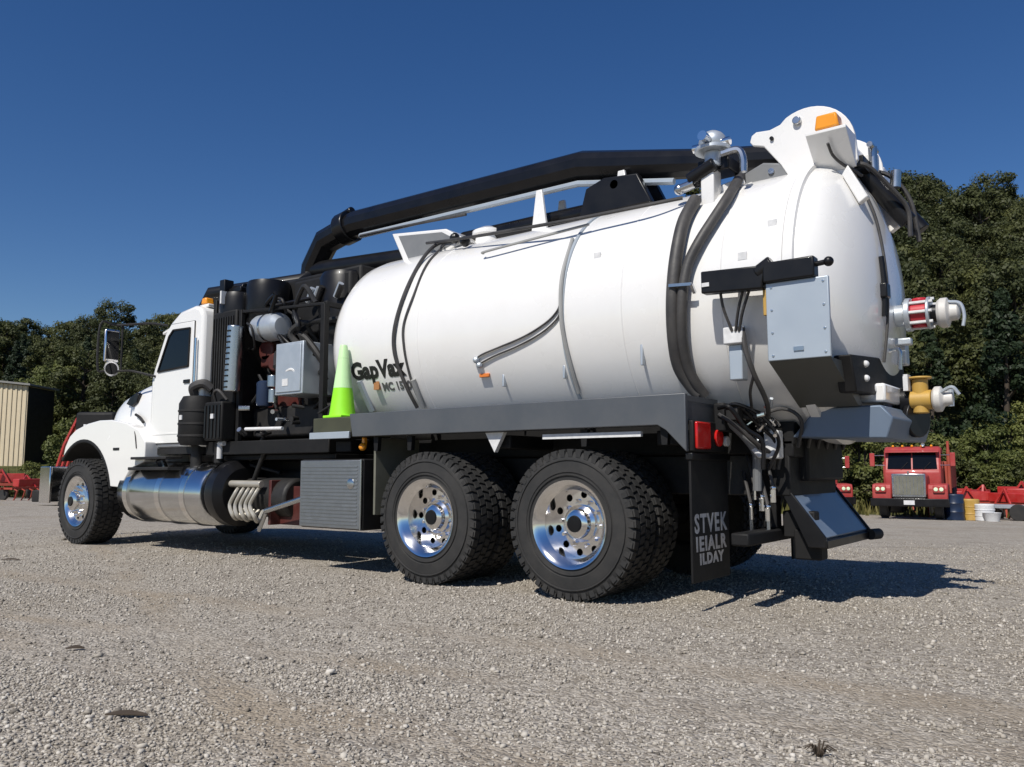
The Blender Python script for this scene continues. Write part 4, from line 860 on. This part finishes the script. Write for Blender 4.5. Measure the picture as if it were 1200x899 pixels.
for k in range(6):
    x = rnd.uniform(-4.2, -2.9); B('top_fitting', rnd.choice(['steel', 'galv', 'iron']), MB().cyl((x, -.7, 2.62), (x+.1, -.72, 2.68+rnd.uniform(0, .1)), .03, n=10))

# --- cab
cabp = [(-5.99, 1.15), (-4.94, 1.15), (-4.94, 2.60), (-5.00, 2.70), (-5.12, 2.735), (-5.42, 2.70), (-5.60, 2.60), (-5.70, 2.50), (-5.96, 2.04), (-5.99, 1.95)]
cab = B('cab', 'cab_white', MB().prism(cabp, 'y', -1.03, 1.03), .045, seg=3)
MB().add([(-5.985, -.88, 2.07), (-5.985, .88, 2.07), (-5.735, .84, 2.49), (-5.735, -.84, 2.49)], [(0, 1, 2, 3)]).build('windscreen', 'glass', cab)
MB().box(-4.937, -4.930, -.6, .6, 2.1, 2.5).build('rear_window', 'glass', cab)
MB().prism([(-5.60, 2.60), (-5.92, 2.52), (-5.92, 2.49), (-5.62, 2.55)], 'y', -.95, .95).build('sun_visor', 'cab_white', cab, .006)
MB().box(-5.96, -4.96, -1.02, 1.02, 1.08, 1.148).build('cab_sill', 'iron', cab)
for s in (-1, 1):
    yo = s*1.031
    dp = [(-5.88, 1.20), (-5.32, 1.20), (-5.09, 1.55), (-5.09, 2.55), (-5.56, 2.56), (-5.66, 2.47), (-5.88, 2.06)]
    dr_ = B('cab_door', 'cab_white', MB().prism(dp, 'y', min(yo, yo+s*.02), max(yo, yo+s*.02)), .008)
    gp = [(-5.80, 2.03), (-5.15, 2.03), (-5.15, 2.48), (-5.52, 2.49), (-5.60, 2.43)]
    gp = [(-5.80, 2.03), (-5.16, 2.05), (-5.15, 2.475), (-5.50, 2.485), (-5.585, 2.42)]
    MB().prism(gp, 'y', min(yo+s*.021, yo+s*.024), max(yo+s*.021, yo+s*.024)).build('window_glass', 'glass', dr_)
    fr = MB()
    for a, b in zip(gp, gp[1:]+gp[:1]): fr.bar((a[0], yo+s*.022, a[1]), (b[0], yo+s*.022, b[1]), .02, .022, (0, 1, 0))
    fr.build('window_frame', 'black_matte', dr_)
    MB().box(-5.24, -5.12, yo+s*.025-.012, yo+s*.025+.012, 1.86, 1.90).build('handle', 'black', dr_, .006)
    MB().box(-5.87, -5.11, yo+s*.0225-.002, yo+s*.0225+.002, 1.30, 1.315).build('crease', 'cab_white', dr_)
    gx = MB()
    for a, b in zip(dp, dp[1:]+dp[:1]): gx.bar((a[0], yo+s*.002, a[1]), (b[0], yo+s*.002, b[1]), .012, .012, (0, 1, 0))
    gx.build('door_seal', 'black_matte', dr_)
    MB().cyl((-5.02, s*1.06, 1.5), (-5.02, s*1.06, 2.35), .014).build('grab_handle', 'chrome', dr_)
    # mirror
    mr = B('mirror', 'chrome', MB().box(-6.44, -6.40, s*1.30-.09, s*1.30+.09, 2.17, 2.56), .02)
    MB().box(-6.398, -6.394, s*1.30-.075, s*1.30+.075, 2.20, 2.53).build('mirror_glass', 'glass', mr)
    MB().lathe([(0, .05), (.06, .04), (.085, .01), (.09, 0), (0, 0)], (-6.40, s*1.30, 2.09), (-1, 0, 0), 20).build('convex_mirror', 'chrome', mr)
    MB().cyl((-6.399, s*1.30, 2.09), (-6.393, s*1.30, 2.09), .07).build('mirror_glass', 'glass', mr)
    MB().hose([(-5.66, s*1.04, 2.56), (-5.9, s*1.12, 2.60), (-6.38, s*1.22, 2.62), (-6.43, s*1.30, 2.62), (-6.47, s*1.42, 2.61), (-6.47, s*1.43, 2.10), (-6.45, s*1.36, 2.06), (-6.38, s*1.20, 2.07), (-6.2, s*1.15, 2.06), (-5.85, s*1.05, 1.98)], .014, 8, 4).cyl((-6.40, s*1.19, 2.06), (-6.40, s*1.19, 2.62), .012).build('mirror_arm', 'iron', mr)
for y in (-.88, -.3, 0, .3, .88):
    ml = B('roof_marker', 'cab_white', MB().box(-5.2, -5.02, y-.045, y+.045, 2.72, 2.76), .01)
    MB().prism([(-5.17, 2.76), (-5.05, 2.76), (-5.07, 2.835), (-5.15, 2.835)], 'y', y-.05, y+.05).build('lens', 'amber', ml, .015)
for s in (-1,):
    B('air_horn', 'black', MB().lathe([(.02, 0), (.025, .3), (.045, .42), (.06, .46), (0, .44)], (-5.0, -.55, 2.80), (-1, 0, 0), 16).ball((-4.98, -.55, 2.82), .06, 10))

# --- hood and fenders
secs = [(-5.995, 1.0, 1.975, .95), (-6.3, 1.0, 1.955, .95), (-6.6, .985, 1.90, .95), (-6.85, .965, 1.835, .95), (-7.03, .93, 1.765, .95), (-7.17, .88, 1.69, .95), (-7.35, .80, 1.63, .95), (-7.6, .72, 1.57, .95), (-7.9, .64, 1.50, .95), (-8.12, .55, 1.40, .92), (-8.18, .50, 1.22, .90)]
hb = MB(); ns_ = 33
for x, wd, zt, zb in secs:
    for j in range(ns_):
        t = math.pi*j/(ns_-1); cx, sx = math.cos(t), math.sin(t); e = .22
        hb.v.append((x, -wd*math.copysign(abs(cx)**e, cx), zb+(zt-zb)*abs(sx)**.30))
for i in range(len(secs)-1):
    for j in range(ns_-1): a = i*ns_+j; hb.f.append((a, a+1, a+1+ns_, a+ns_))
hb.f.append(tuple((len(secs)-1)*ns_+j for j in range(ns_)))
hood = B('hood', 'cab_white', hb, ang=50)
gr = B('grille', 'chrome', MB().box(-8.24, -8.16, -.42, .42, .85, 1.36), .02)
for k in range(9): MB().box(-8.247, -8.241, -.38, .38, .90+.048*k, .915+.048*k).build('slat', 'black_matte', gr)
for s in (-1, 1):
    yv = s*.80
    # side air intake and badge
    # fender
    top = [(-5.80, 1.00), (-5.80, 1.22), (-5.95, 1.36), (-6.25, 1.45), (-6.6, 1.50), (-6.9, 1.505), (-7.2, 1.475), (-7.5, 1.41), (-7.66, 1.33), (-7.77, 1.20), (-7.82, 1.06)]
    ar_ = arc(-7.28, .53, .735, 136, 14, 14)
    fb = MB(); poly = [(-6.32, .70), (-6.10, .92)]+top+ar_
    fd = B('fender', 'cab_white', MB().prism(poly, 'y', min(s*1.17, s*.62), max(s*1.17, s*.62)), .055, seg=3)
    MB().add(*(lambda a: ([(x, y, z) for y in (s*1.178, s*.70) for x, z in a], [(i, i+1, i+1+len(a), i+len(a)) for i in range(len(a)-1)]))(arc(-7.28, .53, .728, 138, 10, 18))).build('wheel_arch_liner', 'black_matte', fd)
    pl = arc(-7.28, .53, .737, 138, 12, 18); lip = MB()
    for a, b in zip(pl, pl[1:]): lip.bar((a[0], s*1.165, a[1]), (b[0], s*1.165, b[1]), .035, .02, (0, 1, 0))
    lip.build('arch_trim', 'iron', fd)
    MB().box(-6.52, -6.38, s*1.168-.008, s*1.168+.008, 1.135, 1.165).build('badge', 'iron', fd)
    MB().prism([(-6.60, 1.70), (-6.52, 1.77), (-6.36, 1.83), (-6.31, 1.80), (-6.34, 1.71), (-6.46, 1.66)], 'y', s*.975-.03, s*.975+.03).build('hood_intake', 'black', hood, .01)
    MB().hose([(-6.33, s*1.015, 1.56), (-6.22, s*1.02, 1.52), (-6.12, s*1.03, 1.46)], .018, 6).build('hood_latch', 'iron', hood)
    MB().hose([(-6.10, s*1.15, 1.40), (-6.02, s*1.172, 1.30), (-5.98, s*1.173, 1.15)], .008, 6).build('seam', 'iron', fd)
    MB().lathe([(0, .05), (.09, .04), (.11, 0)], (-7.80, s*.92, 1.16), (-1, 0, 0), 20).build('headlight', 'chrome', fd)
    MB().cyl((-7.45, s*1.08, 1.38), (-7.45, s*1.08, 1.48), .022).build('fender_lamp', 'flap_white', fd)
bm_ = B('front_bumper', 'chrome', MB().prism([(-8.40, -.75), (-8.34, -1.22), (-8.0, -1.24), (-8.0, -1.21), (-8.30, -1.19), (-8.36, -.75), (-8.36, .75), (-8.30, 1.19), (-8.0, 1.21), (-8.0, 1.24), (-8.34, 1.22), (-8.40, .75)], 'z', .48, .95), .01)

# ------------------------------------------------------------------ traffic cone on the truck's front step
CB = Vector((-2.60, -1.03, 1.3675))
tc_ = empty('traffic_cone', CB, size=.1); tag(tc_, 'lime green traffic cone with pale reflective collar standing on the deck step', 'traffic cone')
MB().prism([(-.125, -.125), (.125, -.125), (.125, .125), (-.125, .125)], 'z', 0, .025).build('base', 'lime', tc_, .006)
MB().lathe([(.122, .022), (.116, .05), (.086, .275), (.084, .275)], (0, 0, 0), (0, 0, 1), 28).build('cone_body', 'lime', tc_)
MB().lathe([(.086, .276), (.050, .55), (.048, .55)], (0, 0, 0), (0, 0, 1), 28).build('collar', 'pale_lime', tc_)
MB().lathe([(.050, .551), (.036, .66), (.031, .675), (.024, .665), (.024, .60)], (0, 0, 0), (0, 0, 1), 24).build('tip', 'pale_lime', tc_)

# ------------------------------------------------------------------ background vehicles
def red_truck(name, x, y, rz, label):
    t = empty(name, (x, y, H(x, y)), rz); tag(t, label, 'truck')
    b = lambda n, m, mb, bev=0, p=t: mb.build(n, m, p, bev)
    # local: front faces -y
    b('hood', 'old_red', MB().prism([(-.52, .80), (.52, .80), (.52, 1.40), (.40, 1.52), (-.40, 1.52), (-.52, 1.40)], 'y', -.05, 1.35), .03)
    g = b('grille', 'steel', MB().box(-.50, .50, -.11, -.052, .72, 1.48), .02)
    MB().box(-.43, .43, -.125, -.111, .80, 1.40).build('mesh', 'khaki', g)
    for k in range(8): MB().box(-.38+.105*k, -.365+.105*k, -.135, -.126, .82, 1.38).build('bar', 'steel', g)
    for s in (-1, 1):
        f = b('fender', 'old_red', MB().prism([(0, .62), (.15, .62), (.22, .80), (.40, .98), (.75, 1.0), (1.0, .85), (1.1, .62), (1.2, .62), (1.25, .95), (1.0, 1.16), (.1, 1.14), (0, 1.0)], 'x', min(s*.53, s*1.12), max(s*.53, s*1.12)), .04)
        MB().box(s*.86-.17, s*.86+.17, -.06, .0, .86, 1.10).build('headlight_pod', 'old_red', f, .03)
        for q in (-.08, .08): MB().lathe([(.065, 0), (.06, .02), (0, .03)], (s*.86+q, -.06, .98), (0, -1, 0), 16).build('headlight', 'pale_band', f)
        w = b('wheel', 'rubber', MB().lathe([(.30, 0), (.46, .01), (.50, .05), (.50, .24), (.46, .28), (.30, .28)], (s*.82-.14, .58, .50), (1, 0, 0), 28, close=True))
        MB().lathe([(.30, .05), (.2, .08), (.1, .04), (0, .04)], (s*.82-.14, .58, .50), (1, 0, 0), 24).build('rim', 'steel', w)
        for yy in (4.2, 5.5): b('wheel', 'rubber', MB().lathe([(.2, 0), (.46, .01), (.50, .05), (.50, .50), (.46, .55), (.2, .55)], (s*.86-.28, yy, .50), (1, 0, 0), 24, close=True))
        mr = b('mirror', 'old_red', MB().box(s*1.24-.08, s*1.24+.08, 1.28, 1.33, 1.72, 2.18), .02)
        MB().cyl((s*.86, 1.45, 2.1), (s*1.24, 1.32, 2.1), .015).cyl((s*.86, 1.42, 1.76), (s*1.24, 1.32, 1.76), .015).build('arm', 'steel', mr)
        MB().box(s*1.24-.065, s*1.24+.065, 1.331, 1.334, 1.75, 2.15).build('mirror_glass', 'glass', mr)
    c = b('cab', 'old_red', MB().prism([(1.30, .75), (2.75, .75), (2.75, 2.25), (2.6, 2.38), (1.75, 2.40), (1.55, 2.30), (1.36, 1.62), (1.30, 1.55)], 'x', -.88, .88), .07)
    MB().prism([(1.54, 2.30), (1.30, 2.22), (1.30, 2.19), (1.52, 2.24)], 'x', -.84, .84).build('sun_visor', 'old_red', c, .01)
    for q in (-.35, .35): MB().bar((q, 1.322, 1.62), (q+.22, 1.36, 1.86), .015, .012).build('wiper', 'iron', c)
    MB().lathe([(.02, 0), (.03, .25), (.06, .36), (0, .34)], (.35, 1.95, 2.47), (0, -1, 0), 12).build('air_horn', 'steel', c)
    MB().cyl((0, -.12, 1.50), (0, -.12, 1.56), .03).build('hood_ornament', 'steel', t)
    MB().add([(-.77, 1.345, 1.64), (-.025, 1.325, 1.64), (-.025, 1.485, 2.20), (-.73, 1.50, 2.20)], [(0, 1, 2, 3)]).build('windscreen', 'glass', c)
    MB().add([(.77, 1.345, 1.64), (.025, 1.325, 1.64), (.025, 1.485, 2.20), (.73, 1.50, 2.20)], [(3, 2, 1, 0)]).build('windscreen', 'glass', c)
    for s in (-1, 1): MB().box(s*.883-.003, s*.883+.003, 1.75, 2.45, 1.65, 2.18).build('side_window', 'glass', c)
    for q in (-.6, -.3, 0, .3, .6): MB().ball((q, 1.72, 2.42), .045, 8).build('marker_lamp', 'amber', c)
    b('bumper', 'black', MB().box(-1.16, 1.16, -.20, -.12, .42, .68), .02)
    MB().box(-.16, .16, -.212, -.203, .48, .62).build('licence_plate', 'flap_white', t)
    b('frame', 'iron', MB().box(-.45, .45, -.1, 6.4, .55, .76))
    b('exhaust_stack', 'rust_red', MB().cyl((1.05, 2.62, .8), (1.05, 2.62, 2.3), .06).cyl((1.05, 2.62, 2.3), (1.05, 2.62, 2.6), .045), .004)
    b('body', 'rust_red', MB().box(-1.1, 1.1, 3.0, 6.4, .95, 1.9), .03)
    return t
x, y = far(1059, 27.2); red_truck('red_truck', x, y, R(7), 'old red long-nosed truck with chrome grille parked facing the yard')
x, y = far(957, 30.5); red_truck('red_truck', x, y, R(28), 'old red truck half hidden behind the tanker rear ramp')

def implement(x, y, rz, label, s=1, grp='red farm implements at the yard edge'):
    t = empty('farm_implement', (x, y, H(x, y)), rz); t.scale = (s, s, s); tag(t, label, 'farm implement')
    r = random.Random(int(x*31+y*7))
    MB().bar((-1.3, 0, .55), (1.3, 0, .55), .10, .10).bar((-1.3, .7, .55), (1.3, .7, .55), .10, .10).bar((-1.1, 0, .55), (-1.1, .7, .55), .08, .08).bar((1.1, 0, .55), (1.1, .7, .55), .08, .08).build('frame', 'rust_red', t)
    MB().bar((-.35, 0, .55), (0, .1, 1.15), .06, .06).bar((.35, 0, .55), (0, .1, 1.15), .06, .06).bar((0, .1, 1.15), (0, .7, .6), .05, .05).build('hitch_mast', 'red', t)
    for i in range(7):
        q = -1.2+.4*i
        MB().tube([(q, .7, .55), (q, .95, .45), (q, .85, .15), (q, .70, -.02)], .03, 6).build('tine', 'rust_red', t)
    for q in (-1.0, 1.0): MB().lathe([(.1, -.06), (.26, -.06), (.29, 0), (.26, .06), (.1, .06)], (q, -.1, .28), (1, 0, 0), 20).build('wheel', 'rubber', t)
    MB().box(-.8, .8, .18, .55, .62, .98).build('hopper', 'red', t, .03)
    return t
x, y = far(1126, 31); implement(x, y, R(20), 'red implement with hopper parked right beside the old red truck')
x, y = far(1166, 30); implement(x, y, R(-35), 'red implement turned aslant between barrels and grey trailer', .95)
x, y = far(1205, 31); implement(x, y, R(10), 'red implement standing past the grey trailer', 1.15)
x, y = far(8, 33); implement(x, y, R(60), 'low red implement in the weeds before the cream shed')
x, y = far(36, 31); implement(x, y, R(-70), 'red implement among weeds beside the tanker front bumper', .8)
x, y = far(1148, 33); implement(x, y, R(75), 'red implement parked end-on behind the white plastic drum', 1.1)
x, y = far(1188, 34); implement(x, y, R(-15), 'red implement in the row behind the grey trailer', 1.25)
x, y = far(1112, 35); implement(x, y, R(40), 'red implement peeping out behind the old red truck and barrels', 1.1)
# tall red folding wing beside the tanker's nose
x, y = far(69, 24); t = empty('folding_harrow', (x, y, H(x, y)), R(35)); t.scale = (1.1, 1.1, 1.1); tag(t, 'tall dark red folded harrow standing just beyond the white hood', 'farm implement')
for k in range(4): MB().tube([(0, .22*k, .1), (.05, .22*k, .9), (.25, .22*k, 1.6), (.6, .22*k, 2.35)], .05, 6).build('wing_beam', 'red', t)
for k in range(5): MB().bar((.02+.12*k, -.05, .5+.4*k), (.02+.12*k, .75, .5+.4*k), .05, .05).build('cross_bar', 'red', t)
MB().box(-.5, .3, -.1, .8, .1, .4).build('base_frame', 'iron', t, .02)
MB().box(.55, 1.6, -.1, .9, 1.5, 2.45).build('folded_section', 'black_matte', t, .08)
MB().bar((1.0, .3, 0), (1.0, .3, 1.6), .12, .12).bar((0, .35, .15), (1.0, .35, .15), .1, .1).build('stand', 'iron', t)
# grey trailer, barrels and tubs
x, y = far(1183, 28.5); t = empty('flat_trailer', (x, y, H(x, y)), R(-8)); tag(t, 'small grey flat trailer among the red implements', 'trailer')
MB().box(-1.3, 1.3, -.6, .6, .42, .52).build('deck', 'galv', t, .01)
for q in (-.66, .66): MB().lathe([(.08, -.07), (.26, -.07), (.29, 0), (.26, .07), (.08, .07)], (.2, q, .29), (0, 1, 0), 20).build('wheel', 'rubber', t)
MB().bar((-1.3, 0, .45), (-2.1, 0, .40), .08, .08).build('drawbar', 'galv', t)
def barrel(px, d, m, label, h=.88):
    x, y = far(px, d); o = MB().lathe([(0, 0), (.27, 0), (.29, .03), (.285, h*.3), (.30, h*.33), (.285, h*.36), (.285, h*.63), (.30, h*.66), (.285, h*.69), (.29, h-.03), (.27, h), (0, h-.02)], (0, 0, 0), (0, 0, 1), 24).build('barrel', m, None, 0, (x, y, H(x, y)-.005))
    tag(o, label, 'barrel')
barrel(1110, 27.2, 'blue', 'dark blue steel barrel beside the old red truck', .85)
barrel(1128, 27.4, 'yellow', 'yellow steel barrel between blue barrel and white tub', .7)
barrel(1145, 27.0, 'flap_white', 'white plastic drum before the red implements', .55)
x, y = far(1153, 26.6); o = MB().lathe([(0, 0), (.2, 0), (.26, .26), (.275, .28), (.25, .28), (.19, .03), (0, .03)], (0, 0, 0), (0, 0, 1), 24).build('tub', 'flap_white', None, 0, (x, y, H(x, y)-.004)); tag(o, 'low open white tub beside the white plastic drum', 'tub')

for px, d in ((2, 36), (10, 38), (20, 35.5), (30, 38), (44, 36), (52, 39), (62, 37)):
    x, y = far(px, d); plant('shrub', 'shrub', x, y, random.uniform(.28, .5))
# cream shed on the left
bx, by = far(33, 52); t = empty('shed', (bx, by, H(bx, by)), R(40)); tag(t, 'cream corrugated metal shed with its end wall in shade', 'shed')
hh = 5.3
MB().prism([(-14, -.3), (0, -.3), (0, hh-.25), (-14, hh+1.2)], 'y', .05, 3.2).build('wall', 'cream_siding', t)
for k in range(46):
    q = -.12-.3*k; o = MB().box(q-.055, q+.055, -.0, .049, -.3, hh-.27-1.45*q/14).build('rib', 'cream_siding', t)
for k in range(10):
    q = .25+.3*k; MB().box(.001, .04, q-.055, q+.055, -.3, hh-.3).build('rib', 'iron', t)  # end ribs in a dark material, the wall's shade put into their colour
MB().prism([(-14.2, hh+1.24), (.25, hh-.24), (.25, hh-.12), (-14.2, hh+1.36)], 'y', -.25, 3.4).build('roof', 'roof_tin', t)
MB().box(.0445, .05, .03, 3.2, -.25, hh-.3).build('end_wall_shade', 'iron', t)  # dark sheet over the cream end wall, its shade put into the colour
MB().box(-9, -6, -.02, .03, -.2, 3.4).build('door', 'roof_tin', t)

# ------------------------------------------------------------------ litter on the gravel
def leaf(px, py, name, label, L_, wd):
    p = PZ(px, py, .010); mb = MB(); n = 7
    top = [(L_*(i/(n-1)-.5), wd*math.sin(math.pi*i/(n-1))*(.6+.4*random.random())+.002, .004+.010*math.sin(math.pi*i/(n-1))) for i in range(n)]
    vs = top+[(a, -b*.7, c*.5) for a, b, c in top]; vs += [(a, b, c-.004) for a, b, c in vs]
    fs = []
    for i in range(n-1):
        fs += [(i, i+1, n+i+1, n+i), (2*n+i, 3*n+i, 3*n+i+1, 2*n+i+1), (i, 2*n+i, 2*n+i+1, i+1), (n+i, n+i+1, 3*n+i+1, 3*n+i)]
    o = mb.add(vs, fs).build(name, 'dead_leaf', None, 0, p); o.rotation_euler = (0, 0, random.uniform(-.15, .15)+.7); tag(o, label, 'leaf')
leaf(148, 838, 'dead_leaf', 'long dark dead leaf curled on the open gravel', .16, .02)
leaf(88, 760, 'dead_leaf', 'small brown dead leaf lying flat on the gravel', .09, .018)
leaf(12, 656, 'dead_leaf', 'dark leaf scrap on gravel ahead of the front tyre', .2, .03)
p = PZ(960, 886, 0); mb = MB(); r = random.Random(5)
for k in range(26):
    a = r.uniform(0, 6.28); l = r.uniform(.02, .06); mb.tube([(0+.008*math.cos(a), .008*math.sin(a), 0), (l*.5*math.cos(a), l*.5*math.sin(a), l*.7), (l*math.cos(a), l*math.sin(a), l*.5)], .002, 4, rs=[.003, .0025, .001])
o = mb.build('weed_tuft', 'dead_leaf', None, 0, p); tag(o, 'small dark withered weed tuft poking through the gravel', 'weed')
